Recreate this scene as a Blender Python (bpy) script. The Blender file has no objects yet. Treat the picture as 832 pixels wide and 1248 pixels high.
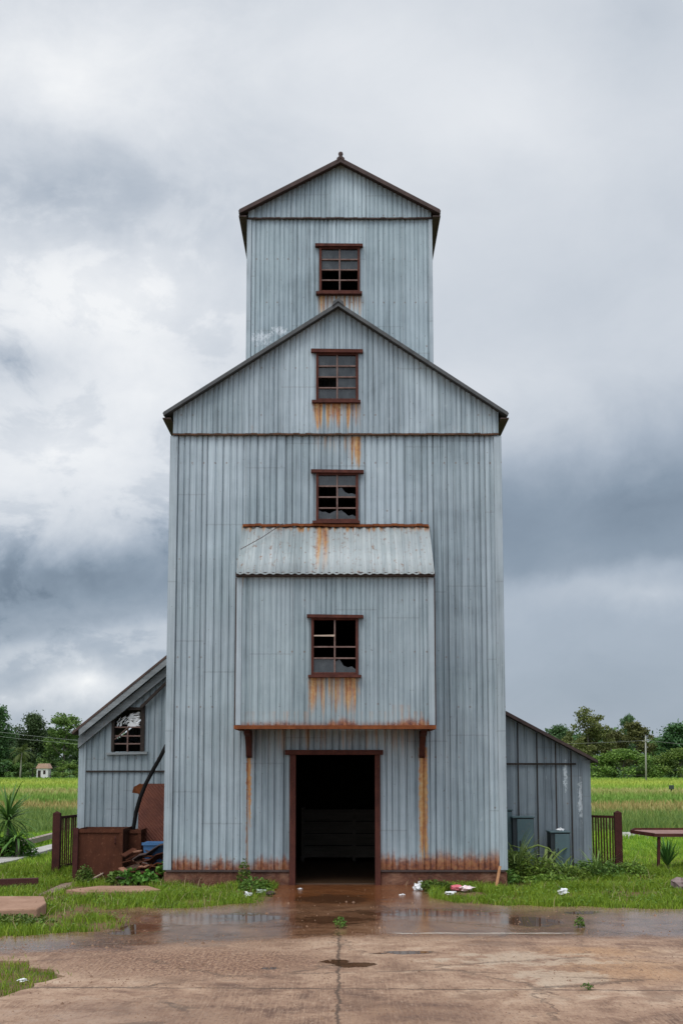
import bpy, math, random
import numpy as np
from mathutils import Vector, Matrix, noise as mnoise

# ------------------------------------------------------------------ camera geometry
F = 1500.0; TH = math.radians(6.76); PX = 416.0; PY = 758.2; EYE = 1.85
def P(px, py, Y):
    """measured pixel of the photograph + known distance -> world point"""
    a = TH + math.atan((PY - py) / F)
    zr = Y * math.tan(a)
    d = Y * math.cos(TH) + zr * math.sin(TH)
    return Vector(((px - PX) / F * d, Y, EYE + zr))
def G(px, py, z=0.0):
    a = TH + math.atan((PY - py) / F)
    Y = (z - EYE) / math.tan(a)
    d = Y * math.cos(TH) + (z - EYE) * math.sin(TH)
    return Vector(((px - PX) / F * d, Y, z))
def PXX(px, Y, z=1.5):
    d = Y * math.cos(TH) + (z - EYE) * math.sin(TH)
    return (px - PX) / F * d

sc = bpy.context.scene
col = sc.collection
R = random.Random(7)
BASE = {}

# ------------------------------------------------------------------ helpers: objects
def tag(o, label=None, cat=None, group=None, kind=None):
    if label: o['label'] = label
    if cat: o['category'] = cat
    if group: o['group'] = group
    if kind: o['kind'] = kind
    return o
def thing(name, label, cat, loc=(0, 0, 0), group=None, rz=0):
    o = bpy.data.objects.new(name, None); col.objects.link(o)
    o.empty_display_size = .2
    o.location = loc; o.rotation_euler = (0, 0, rz)
    BASE[o.name] = Vector(loc)
    return tag(o, label, cat, group)

class MB:
    def __init__(s): s.v = []; s.f = []
    def add(s, vs, fs):
        b = len(s.v); s.v += [tuple(p) for p in vs]; s.f += [tuple(i + b for i in f) for f in fs]
    def quad(s, a, b, c, d): s.add([a, b, c, d], [(0, 1, 2, 3)])
    def box(s, x0, x1, y0, y1, z0, z1):
        s.hexa([(x0, y0, z0), (x1, y0, z0), (x1, y1, z0), (x0, y1, z0), (x0, y0, z1), (x1, y0, z1), (x1, y1, z1), (x0, y1, z1)])
    def hexa(s, c):
        s.add(c, [(0, 3, 2, 1), (4, 5, 6, 7), (0, 1, 5, 4), (1, 2, 6, 5), (2, 3, 7, 6), (3, 0, 4, 7)])
    def bar(s, a, b, w, h, up=(0, 0, 1)):
        a = Vector(a); b = Vector(b); d = (b - a).normalized(); up = Vector(up)
        r = d.cross(up)
        if r.length < 1e-4: r = d.cross(Vector((1, 0, 0)))
        r.normalize(); u = r.cross(d).normalized()
        r *= w / 2; u *= h / 2
        s.hexa([a - r - u, a + r - u, b + r - u, b - r - u, a - r + u, a + r + u, b + r + u, b - r + u])
    def prism(s, poly, y0, y1):
        n = len(poly)
        vs = [(x, y0, z) for x, z in poly] + [(x, y1, z) for x, z in poly]
        fs = [tuple(range(n)), tuple(range(2 * n - 1, n - 1, -1))]
        fs += [(i, i + n, (i + 1) % n + n, (i + 1) % n) for i in range(n)]
        s.add(vs, fs)
    def flat(s, poly, z0, z1):
        n = len(poly)
        vs = [(x, y, z1) for x, y in poly] + [(x, y, z0) for x, y in poly]
        fs = [tuple(range(n)), tuple(range(2 * n - 1, n - 1, -1))]
        fs += [(i, i + n, (i + 1) % n + n, (i + 1) % n) for i in range(n)]
        s.add(vs, fs)
    def tube(s, pts, rad, seg=8):
        pts = [Vector(p) for p in pts]; n = len(pts)
        if not hasattr(rad, '__len__'): rad = [rad] * n
        vs = []; ref = Vector((0.31, 0.2, 0.93))
        for i, p in enumerate(pts):
            d = (pts[min(i + 1, n - 1)] - pts[max(i - 1, 0)]).normalized()
            r = d.cross(ref)
            if r.length < .1: r = d.cross(Vector((1, 0, 0)))
            r.normalize(); u = r.cross(d)
            for k in range(seg):
                t = 2 * math.pi * k / seg
                vs.append(p + (r * math.cos(t) + u * math.sin(t)) * rad[i])
        fs = [(i * seg + k, i * seg + (k + 1) % seg, (i + 1) * seg + (k + 1) % seg, (i + 1) * seg + k) for i in range(n - 1) for k in range(seg)]
        fs += [tuple(range(seg))[::-1], tuple((n - 1) * seg + k for k in range(seg))]
        s.add(vs, fs)
    def ball(s, c, rx, ry, rz, seed=0, rough=.25, nu=10, nv=6):
        c = Vector(c); rr = random.Random(seed); off = Vector((rr.random() * 50, rr.random() * 50, seed))
        vs = [];
        for j in range(nv + 1):
            for i in range(nu):
                a = 2 * math.pi * i / nu; b = math.pi * j / nv
                d = Vector((math.cos(a) * math.sin(b), math.sin(a) * math.sin(b), math.cos(b)))
                k = 1 + rough * mnoise.noise(d * 1.6 + off) * 2
                vs.append(c + Vector((d.x * rx, d.y * ry, d.z * rz)) * k)
        fs = [(j * nu + i, (j + 1) * nu + i, (j + 1) * nu + (i + 1) % nu, j * nu + (i + 1) % nu) for j in range(nv) for i in range(nu)]
        s.add(vs, fs)
    def build(s, name, mat, parent=None, smooth=False, base=None, bevel=0):
        me = bpy.data.meshes.new(name)
        if base is None:
            base = Vector((0, 0, 0))
            if parent is not None:
                q = parent
                while q.parent: q = q.parent
                base = BASE.get(q.name, base)
        base = Vector(base)
        me.from_pydata([tuple(Vector(p) - base) for p in s.v], [], s.f)
        me.validate(); me.update()
        me.materials.append(mat)
        if smooth: me.polygons.foreach_set('use_smooth', [True] * len(me.polygons))
        o = bpy.data.objects.new(name, me); col.objects.link(o)
        if parent is not None: o.parent = parent
        else: o.location = base
        if bevel:
            m = o.modifiers.new('bevel', 'BEVEL'); m.width = bevel; m.segments = 2; m.limit_method = 'ANGLE'
        return o

def np_mesh(name, verts, faces, mat, parent=None, smooth=False):
    """verts (N,3); faces (M,k) constant k"""
    me = bpy.data.meshes.new(name)
    k = faces.shape[1]
    me.vertices.add(len(verts)); me.vertices.foreach_set('co', verts.astype(np.float32).ravel())
    me.loops.add(faces.size); me.loops.foreach_set('vertex_index', faces.astype(np.int32).ravel())
    me.polygons.add(len(faces))
    me.polygons.foreach_set('loop_start', np.arange(0, faces.size, k, dtype=np.int32))
    me.polygons.foreach_set('loop_total', np.full(len(faces), k, dtype=np.int32))
    me.update(calc_edges=True); me.validate()
    me.materials.append(mat)
    o = bpy.data.objects.new(name, me); col.objects.link(o)
    if parent is not None: o.parent = parent
    return o

# ------------------------------------------------------------------ helpers: materials
class N:
    def __init__(s, name):
        s.m = bpy.data.materials.new(name); s.m.use_nodes = True
        s.t = s.m.node_tree; s.nodes = s.t.nodes; s.b = s.nodes['Principled BSDF']
    def new(s, typ): return s.nodes.new(typ)
    def link(s, a, b): s.t.links.new(a, b)
    def put(s, sock, v):
        if isinstance(v, (int, float)): sock.default_value = v
        elif isinstance(v, tuple):
            sock.default_value = (*v, 1) if len(v) == 3 and sock.type == 'RGBA' else v
        else: s.link(v, sock)
    def math(s, op, a, b=None, c=None, clamp=False):
        n = s.new('ShaderNodeMath'); n.operation = op; n.use_clamp = clamp
        s.put(n.inputs[0], a)
        if b is not None: s.put(n.inputs[1], b)
        if c is not None: s.put(n.inputs[2], c)
        return n.outputs[0]
    def mix(s, f, a, b, mode='MIX'):
        n = s.new('ShaderNodeMix'); n.data_type = 'RGBA'; n.blend_type = mode
        s.put(n.inputs[0], f); s.put(n.inputs[6], a); s.put(n.inputs[7], b)
        return n.outputs[2]
    def mixf(s, f, a, b):
        n = s.new('ShaderNodeMix'); n.data_type = 'FLOAT'
        s.put(n.inputs[0], f); s.put(n.inputs[2], a); s.put(n.inputs[3], b)
        return n.outputs[0]
    def step(s, v, a, b, x=0.0, y=1.0):
        n = s.new('ShaderNodeMapRange'); n.interpolation_type = 'SMOOTHSTEP'; n.clamp = True
        s.put(n.inputs[0], v); s.put(n.inputs[1], a); s.put(n.inputs[2], b); s.put(n.inputs[3], x); s.put(n.inputs[4], y)
        return n.outputs[0]
    def coord(s, kind='Object'):
        if kind == 'World':
            return s.new('ShaderNodeNewGeometry').outputs['Position']
        return s.new('ShaderNodeTexCoord').outputs[kind]
    def vmap(s, v, scale=(1, 1, 1), loc=(0, 0, 0), rot=(0, 0, 0)):
        n = s.new('ShaderNodeMapping'); s.link(v, n.inputs[0])
        n.inputs['Location'].default_value = loc; n.inputs['Rotation'].default_value = rot; n.inputs['Scale'].default_value = scale
        return n.outputs[0]
    def noise(s, v, scale=1, detail=4, rough=.55, dist=0, out=0):
        n = s.new('ShaderNodeTexNoise'); s.link(v, n.inputs['Vector'])
        n.inputs['Scale'].default_value = scale; n.inputs['Detail'].default_value = detail
        n.inputs['Roughness'].default_value = rough; n.inputs['Distortion'].default_value = dist
        return n.outputs[out]
    def ramp(s, f, stops, interp='LINEAR'):
        n = s.new('ShaderNodeValToRGB'); s.link(f, n.inputs[0]); n.color_ramp.interpolation = interp
        e = n.color_ramp.elements
        while len(e) < len(stops): e.new(.5)
        for q, (p, c) in zip(e, stops):
            q.position = p; q.color = (*c, 1)
        return n.outputs[0]
    def sep(s, v):
        n = s.new('ShaderNodeSeparateXYZ'); s.link(v, n.inputs[0]); return n.outputs
    def comb(s, x, y, z):
        n = s.new('ShaderNodeCombineXYZ'); s.put(n.inputs[0], x); s.put(n.inputs[1], y); s.put(n.inputs[2], z); return n.outputs[0]
    def white(s, v, out=0):
        n = s.new('ShaderNodeTexWhiteNoise'); n.noise_dimensions = '1D'; s.put(n.inputs['W'], v); return n.outputs[out]
    def bump(s, h, strength=.3, dist=.02):
        n = s.new('ShaderNodeBump'); n.inputs['Strength'].default_value = strength; n.inputs['Distance'].default_value = dist
        s.link(h, n.inputs['Height']); s.link(n.outputs[0], s.b.inputs['Normal'])
    def done(s, color=None, rough=None, metal=None, spec=None):
        if color is not None: s.put(s.b.inputs['Base Color'], color)
        if rough is not None: s.put(s.b.inputs['Roughness'], rough)
        if metal is not None: s.put(s.b.inputs['Metallic'], metal)
        if spec is not None: s.put(s.b.inputs['Specular IOR Level'], spec)
        return s.m

def simple(name, c1, c2, scale=6, rough=.7, stretch=(1, 1, 1), bump=.25, metal=0, spots=None, spec=.5):
    n = N(name); v = n.coord('Object'); w = n.vmap(v, stretch)
    a = n.noise(w, scale, 6, .65)
    c = n.ramp(a, [(.3, c1), (.68, c2)])
    b = n.noise(v, scale * 7, 4, .6)
    c = n.mix(n.step(b, .55, .72, 0, .5), c, spots if spots else tuple(k * .55 for k in c1))
    n.bump(n.math('ADD', a, n.math('MULTIPLY', b, .5)), bump, .01)
    return n.done(c, n.mixf(b, rough, min(1, rough + .2)), metal, spec)

# cladding: weathered galvanised sheet, stains are rust with places of their own (x0,x1,ztop,zbottom,amount)
def cladding(name, c1=(.245, .298, .33), c2=(.405, .47, .508), stains=(), base_rust=None, sheet=.66, rust_all=0.0, whites=(), axis=0, hue=0, lap=None, seed=0.0):
    n = N(name); v = n.coord('Object'); xyz = n.sep(v); x = xyz[axis]; z = xyz[2]
    u = n.comb(x, seed, z)
    streak = n.noise(n.vmap(u, (15, 1, .25)), 1, 5, .65)
    fine = n.noise(n.vmap(u, (60, 1, 1.2)), 1, 3, .6)
    blot = n.noise(u, 1.3, 6, .62, .4)
    sid = n.math('FLOOR', n.math('DIVIDE', n.math('ADD', x, 40.13 + seed), sheet))
    if lap: sid = n.math('ADD', sid, n.math('MULTIPLY', n.math('FLOOR', n.math('DIVIDE', z, lap)), 17.3))
    sv = n.white(sid)
    t = n.math('ADD', n.math('MULTIPLY', streak, .5), n.math('MULTIPLY', blot, .44))
    t = n.math('ADD', t, n.math('MULTIPLY', n.math('SUBTRACT', sv, .5), .16))
    t = n.math('ADD', t, n.math('MULTIPLY', n.math('SUBTRACT', fine, .5), .5))
    cm = tuple((a + b) / 2 for a, b in zip(c1, c2))
    c = n.ramp(t, [(.22, tuple(k * .62 for k in c1)), (.36, c1), (.5, cm), (.64, c2), (.85, tuple(min(1, k * 1.35) for k in c2))])
    # slightly greenish / bluish drift
    c = n.mix(n.step(n.noise(u, .8, 3), .4, .65, 0, .35), c, n.mix(1.0, c, (.95, 1.0, .97), 'MULTIPLY'))
    # end laps of the sheets, each column at its own height, and rows of nails
    zf = n.math('FRACT', n.math('DIVIDE', n.math('ADD', n.math('ADD', z, n.math('MULTIPLY', sv, 1.7)), n.math('MULTIPLY', n.math('SUBTRACT', fine, .5), .03)), 2.44))
    c = n.mix(n.math('MULTIPLY', n.step(zf, .0, .002), n.step(zf, .012, .008, 0, .26)), c, (.13, .13, .125))
    vf = n.math('FRACT', n.math('DIVIDE', n.math('ADD', x, 40.13 + seed), sheet))
    c = n.mix(n.step(vf, .035, .015, 0, .4), c, (.14, .155, .165))
    gxn = n.math('SUBTRACT', n.math('FRACT', n.math('DIVIDE', x, .19)), .5); gzn = n.math('SUBTRACT', n.math('FRACT', n.math('DIVIDE', z, .81)), .5)
    dn = n.math('ADD', n.math('POWER', n.math('MULTIPLY', n.math('ABSOLUTE', gxn), .19), 2), n.math('POWER', n.math('MULTIPLY', n.math('ABSOLUTE', gzn), .81), 2))
    c = n.mix(n.math('MULTIPLY', n.step(dn, .0004, .0001, 0, .6), n.step(blot, .45, .6)), c, (.16, .085, .05))
    # grime spots and nail rust
    sp = n.noise(u, 26, 3, .5); c = n.mix(n.step(sp, .68, .74, 0, .55), c, (.12, .10, .085))
    sp2 = n.noise(n.vmap(u, (1, 1, .5)), 9, 4, .6); c = n.mix(n.step(sp2, .66, .8, 0, .5), c, (.5, .54, .55))
    rs = n.noise(n.vmap(u, (22, 1, 1.1)), 1, 5, .7)
    rs2 = n.noise(u, 14, 5, .7)
    rsw = n.noise(n.vmap(u, (17, 1, .5)), 1, 4, .7)
    rust = None
    for (x0, x1, zt, zb, amt) in stains:
        e = .03
        xw = n.math('ADD', x, n.math('MULTIPLY', n.math('SUBTRACT', rs2, .5), .10)); e = min(.05, (x1 - x0) * .35)
        mx = n.math('MULTIPLY', n.step(xw, x0 - e, x0 + e), n.step(xw, x1 - e, x1 + e, 1, 0))
        mz = n.math('POWER', n.step(z, zb, zt), .5); top = n.step(z, zt, zt + .03, 1, 0)
        k = n.math('ADD', n.math('MULTIPLY', mz, .62 * amt), n.math('MULTIPLY', n.math('SUBTRACT', rsw, .5), 2.6))
        k = n.math('MULTIPLY', n.step(k, .22, .95), n.math('MULTIPLY', n.math('MULTIPLY', mx, top), n.step(mz, 0, .45)))
        k = n.math('MULTIPLY', k, amt)
        rust = k if rust is None else n.math('MAXIMUM', rust, k)
    if rust is not None:
        rc = n.ramp(n.math('ADD', n.math('MULTIPLY', rs, .5), n.math('MULTIPLY', rs2, .5)), [(.34, (.52, .38, .19)), (.46, (.50, .25, .06)), (.56, (.38, .13, .025)), (.68, (.15, .045, .02))])
        c = n.mix(n.math('MINIMUM', rust, .88), c, rc)
    if rust_all:
        k = n.step(n.math('ADD', rs2, n.math('MULTIPLY', rs, .4)), .78 - rust_all * .2, .95 - rust_all * .2, 0, .8)
        c = n.mix(k, c, (.22, .10, .045))
    if base_rust is not None:
        z0, z1 = base_rust
        lowf = n.noise(n.vmap(u, (1, 1, 0)), 1.9, 4, .7)
        q = n.math('ADD', n.step(z, z0, z1, 1.05, 0), n.math('MULTIPLY', n.math('SUBTRACT', rs, .5), 1.3))
        q = n.math('ADD', q, n.math('ADD', n.math('MULTIPLY', n.math('SUBTRACT', lowf, .46), 3.4), n.math('MULTIPLY', n.math('SUBTRACT', rs2, .5), .9)))
        q = n.math('ADD', q, n.math('SUBTRACT', n.math('MULTIPLY', n.step(x, .3, .9), .42), .22))
        thin = n.math('MULTIPLY', n.step(z, z0 + .15, z0 + .01), n.step(n.math('ADD', rs, n.math('MULTIPLY', rs2, .4)), .45, .8))
        bm = n.math('MAXIMUM', n.math('MULTIPLY', n.step(q, .4, 1.15, 0, .95), n.step(z, z1 + .05, z0 + .06)), thin)
        c = n.mix(bm, c, n.ramp(rs2, [(.36, (.42, .19, .06)), (.48, (.36, .11, .025)), (.6, (.16, .04, .018))]))
        c = n.mix(n.step(z, z0 + .02, z0 + .2, .45, 0), c, (.12, .045, .03))
    for (xc, zc, rx, rz) in whites:
        dx = n.math('DIVIDE', n.math('SUBTRACT', x, xc), rx); dz = n.math('DIVIDE', n.math('SUBTRACT', z, zc), rz)
        d = n.math('ADD', n.math('MULTIPLY', dx, dx), n.math('MULTIPLY', dz, dz))
        k = n.math('ADD', n.math('SUBTRACT', 1, d), n.math('MULTIPLY', n.math('SUBTRACT', n.noise(n.vmap(u, (1, 1, .6)), 24, 5, .75), .5), 4.5))
        c = n.mix(n.math('MULTIPLY', n.step(k, .35, 1.1, 0, .8), n.step(d, 2.2, .8)), c, (.60, .64, .67))
    dent = n.noise(n.vmap(u, (1.4, 1, 1)), 2.2, 3, .5)
    n.bump(n.math('ADD', n.math('MULTIPLY', dent, 1.0), n.math('MULTIPLY', fine, .08)), .35, .03)
    return n.done(c, n.mixf(blot, .42, .68), .25, .5)

def foliage(name, c1, c2, c3=None, rough=.6, scale=.6, tr=.25):
    n = N(name)
    g = n.new('ShaderNodeNewGeometry'); oi = n.new('ShaderNodeObjectInfo')
    r = g.outputs['Random Per Island']
    v = g.outputs['Position']
    a = n.noise(v, scale, 3, .6)
    f = n.math('ADD', n.math('MULTIPLY', r, .45), n.math('MULTIPLY', a, .6))
    st = [(.25, c1), (.72, c2)]
    if c3: st.append((.9, c3))
    c = n.ramp(f, st)
    hs = n.new('ShaderNodeHueSaturation'); n.link(c, hs.inputs['Color'])
    n.link(n.math('ADD', .475, n.math('MULTIPLY', oi.outputs['Random'], .04)), hs.inputs['Hue'])
    n.link(n.math('ADD', .75, n.math('MULTIPLY', oi.outputs['Random'], .5)), hs.inputs['Value'])
    c = hs.outputs[0]
    n.done(c, rough, 0, .3)
    if tr:
        out = n.nodes['Material Output']; t = n.new('ShaderNodeBsdfTranslucent'); n.link(c, t.inputs[0])
        m = n.new('ShaderNodeMixShader'); m.inputs[0].default_value = tr
        n.link(n.b.outputs[0], m.inputs[1]); n.link(t.outputs[0], m.inputs[2]); n.link(m.outputs[0], out.inputs[0])
    return n.m

# ------------------------------------------------------------------ corrugated sheets
def profile(a, b, rng, pmin, pmax, depth, style):
    pts = [(a, 0)]; x = a
    while x < b - .02:
        p = rng.uniform(pmin, pmax); d = depth * rng.uniform(.6, 1.15)
        if rng.random() < .16: p *= 1.35; d *= 1.2
        if style == 'wave':
            for k in range(1, 9):
                pts.append((x + p * k / 8, -d * (1 - math.cos(2 * math.pi * k / 8)) / 2))
        else:
            pts += [(x + p * .10, 0), (x + p * .45, .003), (x + p * .72, 0.0), (x + p * .82, -d), (x + p * .92, -d * .9), (x + p, 0)]
        x += p
    pts = [q for q in pts if q[0] < b - .004] + [(b, 0)]
    return pts
def corrugated(mb, a, b, lo, hi, mapf, holes=(), seed=1, pmin=.075, pmax=.1, depth=.02, style='rib', kinks=()):
    rng = random.Random(seed)
    pr = profile(a, b, rng, pmin, pmax, depth, style)
    xs = [p[0] for p in pr]; ns = [p[1] for p in pr]
    cuts = [k for k in kinks] + [h[0] for h in holes] + [h[1] for h in holes]
    allx = sorted(set([round(q, 5) for q in xs] + [round(c, 5) for c in cuts if a < c < b]))
    fx = [x for i, x in enumerate(allx) if i == 0 or x - allx[i - 1] > 1e-4]
    nv = np.interp(fx, xs, ns)
    for i in range(len(fx) - 1):
        xa, xb = fx[i], fx[i + 1]; na, nb = float(nv[i]), float(nv[i + 1]); xm = (xa + xb) / 2
        segs = [(lo(xa), lo(xb), hi(xa), hi(xb))]
        for (h0, h1, z0, z1) in holes:
            if h0 < xm < h1:
                out = []
                for (l0, l1, u0, u1) in segs:
                    if z0 > max(l0, l1): out.append((l0, l1, min(z0, u0), min(z0, u1)))
                    if z1 < min(u0, u1): out.append((max(z1, l0), max(z1, l1), u0, u1))
                segs = out
        for (l0, l1, u0, u1) in segs:
            if u0 - l0 < 1e-3 and u1 - l1 < 1e-3: continue
            mb.quad(mapf(xa, na, l0), mapf(xb, nb, l1), mapf(xb, nb, u1), mapf(xa, na, u0))
K = lambda v: (lambda x: v)

# ------------------------------------------------------------------ world, sun, camera
SUN_EL, SUN_AZ = math.radians(58), math.radians(200)   # behind the camera, a little left
def make_world():
    w = bpy.data.worlds.new("World"); sc.world = w; w.use_nodes = True
    n = N.__new__(N); n.t = w.node_tree; n.nodes = n.t.nodes
    bg = n.nodes['Background']
    sky = n.new('ShaderNodeTexSky'); sky.sky_type = 'NISHITA'; sky.sun_disc = False
    sky.sun_elevation = SUN_EL; sky.sun_rotation = SUN_AZ
    d = n.new('ShaderNodeTexCoord').outputs['Generated']
    x, y, z = n.sep(d)
    az = n.math('ARCTAN2', x, y); el = n.math('ARCSINE', z)
    # warped direction coordinates for cloud banks
    w1 = n.noise(d, 5, 5, .6, 0, 1); sw = n.sep(w1)
    w2 = n.noise(d, 16, 6, .65, 0, 1); sw2 = n.sep(w2)
    def warp(c, k, amt):
        return n.math('ADD', n.math('ADD', c, n.math('MULTIPLY', n.math('SUBTRACT', sw[k], .5), amt)), n.math('MULTIPLY', n.math('SUBTRACT', sw2[k], .5), amt * .45))
    uv = n.comb(warp(az, 0, .10), warp(el, 1, .07), 0)
    big = n.noise(n.vmap(d, (1, 1, 1.7), (3.1, 0, .4)), 3.2, 8, .55, .35)
    med = n.noise(n.vmap(d, (1, 1, 1.6), (7.1, 2, .4)), 9, 8, .6, .5)
    fin = n.noise(n.vmap(d, (1, 1, 1.5), (2.1, 5, .4)), 26, 7, .6, .4)
    left = n.step(az, .03, -.16)
    # cloud base: a slanting edge, dark above it, paler air below
    e1 = TH + math.atan((PY - 778) / F); e2 = TH + math.atan((PY - 684) / F); A1 = math.atan((0 - PX) / F); A2 = math.atan((832 - PX) / F)
    wv = n.math('ADD', warp(el, 1, .05), n.math('MULTIPLY', n.math('SUBTRACT', med, .5), .03))
    h = n.math('SUBTRACT', wv, n.math('ADD', e1, n.math('MULTIPLY', n.math('SUBTRACT', az, A1), (e2 - e1) / (A2 - A1))))
    above = n.step(h, -.010, .012)
    dark = n.math('MULTIPLY', above, n.step(h, n.math('ADD', .10, n.math('MULTIPLY', n.math('SUBTRACT', 1, left), .07)), .025))
    val = n.math('ADD', .66, n.math('MULTIPLY', n.math('SUBTRACT', big, .5), .26))
    val = n.math('ADD', val, n.math('MULTIPLY', n.math('SUBTRACT', med, .5), n.math('ADD', .14, n.math('MULTIPLY', left, .22))))
    val = n.math('ADD', val, n.math('MULTIPLY', n.math('SUBTRACT', fin, .5), n.math('MULTIPLY', left, .15)))
    cu = n.step(n.math('ADD', n.math('MULTIPLY', med, .75), n.math('MULTIPLY', fin, .25)), .475, .545)
    band = n.math('MULTIPLY', left, n.math('MULTIPLY', n.step(el, .50, .36), n.step(h, -.09, -.05)))
    val = n.math('ADD', val, n.math('MULTIPLY', n.math('MULTIPLY', n.math('SUBTRACT', cu, .5), band), .09))
    val = n.math('SUBTRACT', val, n.math('MULTIPLY', dark, .42))
    val = n.math('SUBTRACT', val, n.math('MULTIPLY', n.math('SUBTRACT', 1, above), n.math('SUBTRACT', .26, n.math('MULTIPLY', left, .10))))
    blobs = [(60, 110, 260, 150, .26), (420, 60, 330, 150, .10), (60, 250, 300, 90, -.20), (10, 180, 180, 60, -.08),
             (100, 385, 300, 130, .30), (80, 570, 220, 80, .22), (-10, 460, 130, 45, -.24), (180, 500, 150, 60, .12),
             (740, 380, 300, 210, -.06), (780, 600, 280, 70, -.14), (560, 620, 160, 70, -.12), (70, 700, 240, 55, -.24),
             (85, 832, 90, 42, .42), (170, 850, 120, 40, .12), (20, 842, 90, 30, .16), (60, 880, 300, 40, .05),
             (800, 715, 170, 40, .12), (720, 850, 330, 110, -.06), (640, 150, 320, 150, .12), (820, 40, 160, 110, -.10), (620, 480, 180, 90, .06)]
    for (bx, by, rx, ry, amp) in blobs:
        e0 = TH + math.atan((PY - by) / F); a0 = math.atan((bx - PX) / F)
        m = n.new('ShaderNodeMapping'); m.vector_type = 'TEXTURE'
        n.link(uv, m.inputs[0])
        m.inputs['Location'].default_value = (a0, e0, 0)
        m.inputs['Scale'].default_value = (rx / F * 1.3, ry / F * 1.3, 1)
        g = n.new('ShaderNodeTexGradient'); g.gradient_type = 'QUADRATIC_SPHERE'; n.link(m.outputs[0], g.inputs[0])
        val = n.math('ADD', val, n.math('MULTIPLY', n.math('MULTIPLY', g.outputs['Fac'], 1.3), amp))
    colr = n.ramp(val, [(0, (.14, .185, .245)), (.22, (.245, .305, .38)), (.42, (.39, .45, .53)), (.64, (.60, .645, .705)), (.82, (.76, .79, .83)), (1, (.90, .915, .93))])
    # an overcast dome is brighter overhead and towards the hidden sun
    k = n.math('ADD', 1.0, n.math('MULTIPLY', n.step(el, .62, 1.25), 1.0))
    k = n.math('ADD', k, n.math('MULTIPLY', n.step(y, .15, -.6), 0.9))
    cl = n.mix(1.0, colr, n.comb(k, k, k), 'MULTIPLY')
    vm = n.new('ShaderNodeVectorMath'); vm.operation = 'SCALE'; n.link(cl, vm.inputs[0]); vm.inputs['Scale'].default_value = 9.0
    c = n.mix(.94, sky.outputs[0], vm.outputs[0])
    n.link(c, bg.inputs[0]); bg.inputs[1].default_value = .1
make_world()
ld = bpy.data.lights.new('sun', 'SUN'); ld.energy = 1.3; ld.angle = math.radians(28); ld.color = (1, .965, .92)
lo = bpy.data.objects.new('sun', ld); col.objects.link(lo)
sd = Vector((math.sin(SUN_AZ) * math.cos(SUN_EL), math.cos(SUN_AZ) * math.cos(SUN_EL), math.sin(SUN_EL)))
lo.rotation_euler = (-sd).to_track_quat('-Z', 'Y').to_euler()
cd = bpy.data.cameras.new('camera'); cam = bpy.data.objects.new('camera', cd); col.objects.link(cam)
cam.location = (0, 0, EYE); cam.rotation_euler = (math.pi / 2 + TH, 0, 0)
cd.sensor_fit = 'VERTICAL'; cd.sensor_height = 36; cd.sensor_width = 24
cd.lens = F / 1248 * 36; cd.shift_y = (PY - 624) / 1248; cd.clip_end = 6000; cd.clip_start = .1
sc.camera = cam
sc.view_settings.view_transform = 'Standard'; sc.view_settings.look = 'None'; sc.view_settings.exposure = .2; sc.view_settings.gamma = 1
sc.view_settings.use_curve_mapping = False
sc.cycles.max_bounces = 6; sc.cycles.diffuse_bounces = 3; sc.cycles.transparent_max_bounces = 8

# ------------------------------------------------------------------ common materials
M_FRAME = simple('rusty_maroon_paint', (.045, .015, .012), (.10, .032, .023), 9, .7, (1, 1, .4), .4, spots=(.22, .09, .04), spec=.2)
M_BAR = simple('muntin_metal', (.10, .05, .04), (.20, .13, .11), 14, .65)
M_RUST = simple('red_rust', (.10, .03, .014), (.23, .075, .027), 7, .85, (1, 1, .6), .5, spots=(.30, .13, .05), spec=.15)
M_RUSTBOX = simple('brown_rust', (.045, .017, .011), (.105, .038, .021), 3, .85, (1, 1, .5), .4, spots=(.19, .085, .05), spec=.12)
M_ROOF = simple('dark_roof_sheet', (.035, .038, .04), (.085, .09, .092), 5, .6, bump=.3, spots=(.10, .05, .035))
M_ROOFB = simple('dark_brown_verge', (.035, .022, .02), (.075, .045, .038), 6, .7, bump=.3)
M_TRIM = cladding('corner_trim_sheet', (.31, .36, .39), (.44, .495, .53), sheet=9)
M_DARKWOOD = simple('shade_dark_timber', (.008, .007, .006), (.02, .017, .014), 5, .95, spec=.1)  # near-black timber: the gloom indoors is put into the colour
M_INWOOD = simple('old_bin_boards', (.08, .07, .055), (.14, .12, .10), 5, .9, (.3, 1, 3))
M_PLINTH = None
def mk_glass():
    n = N('dusty_window_glass'); v = n.coord('Object')
    a = n.noise(v, 7, 5, .65); c = n.ramp(a, [(.35, (.016, .02, .024)), (.7, (.055, .062, .066))])
    n.done(c, n.mixf(a, .12, .35), 0, .6)
    n.bump(n.noise(v, 3, 2), .15, .01)
    n.b.inputs['Alpha'].default_value = .88
    return n.m
M_GLASS = mk_glass()

# ------------------------------------------------------------------ MILL
YF = 20.0; YB = 27.0; YT = 21.2; YTB = 25.4; YBAY = 19.05
mill = thing('grain_mill', 'tall stepped mill of blue-grey corrugated metal with four rusty windows and an open doorway', 'building', (-.1, YF, 0))
MX = -.1
def rel(px, py, Y):
    p = P(px, py, Y); return p.x - MX, p.z
XL = (P(203, 1060, YF).x + P(211, 530, YF).x) / 2; XR = (P(614.5, 1060, YF).x + P(607, 530, YF).x) / 2
ZB = P(400, 1060, YF).z; ZJ = P(400, 530, YF).z
xap = P(412, 372, YF).x; zap = P(412, 377, YF).z; ZE = P(211, 503, YF).z
TXL = P(301.5, 400, YT).x; TXR = P(526, 400, YT).x; TZJ = P(400, 267, YT).z; TZE = P(300, 259, YT).z
tx = P(415, 197, YT).x; tz = P(415, 202, YT).z

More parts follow.
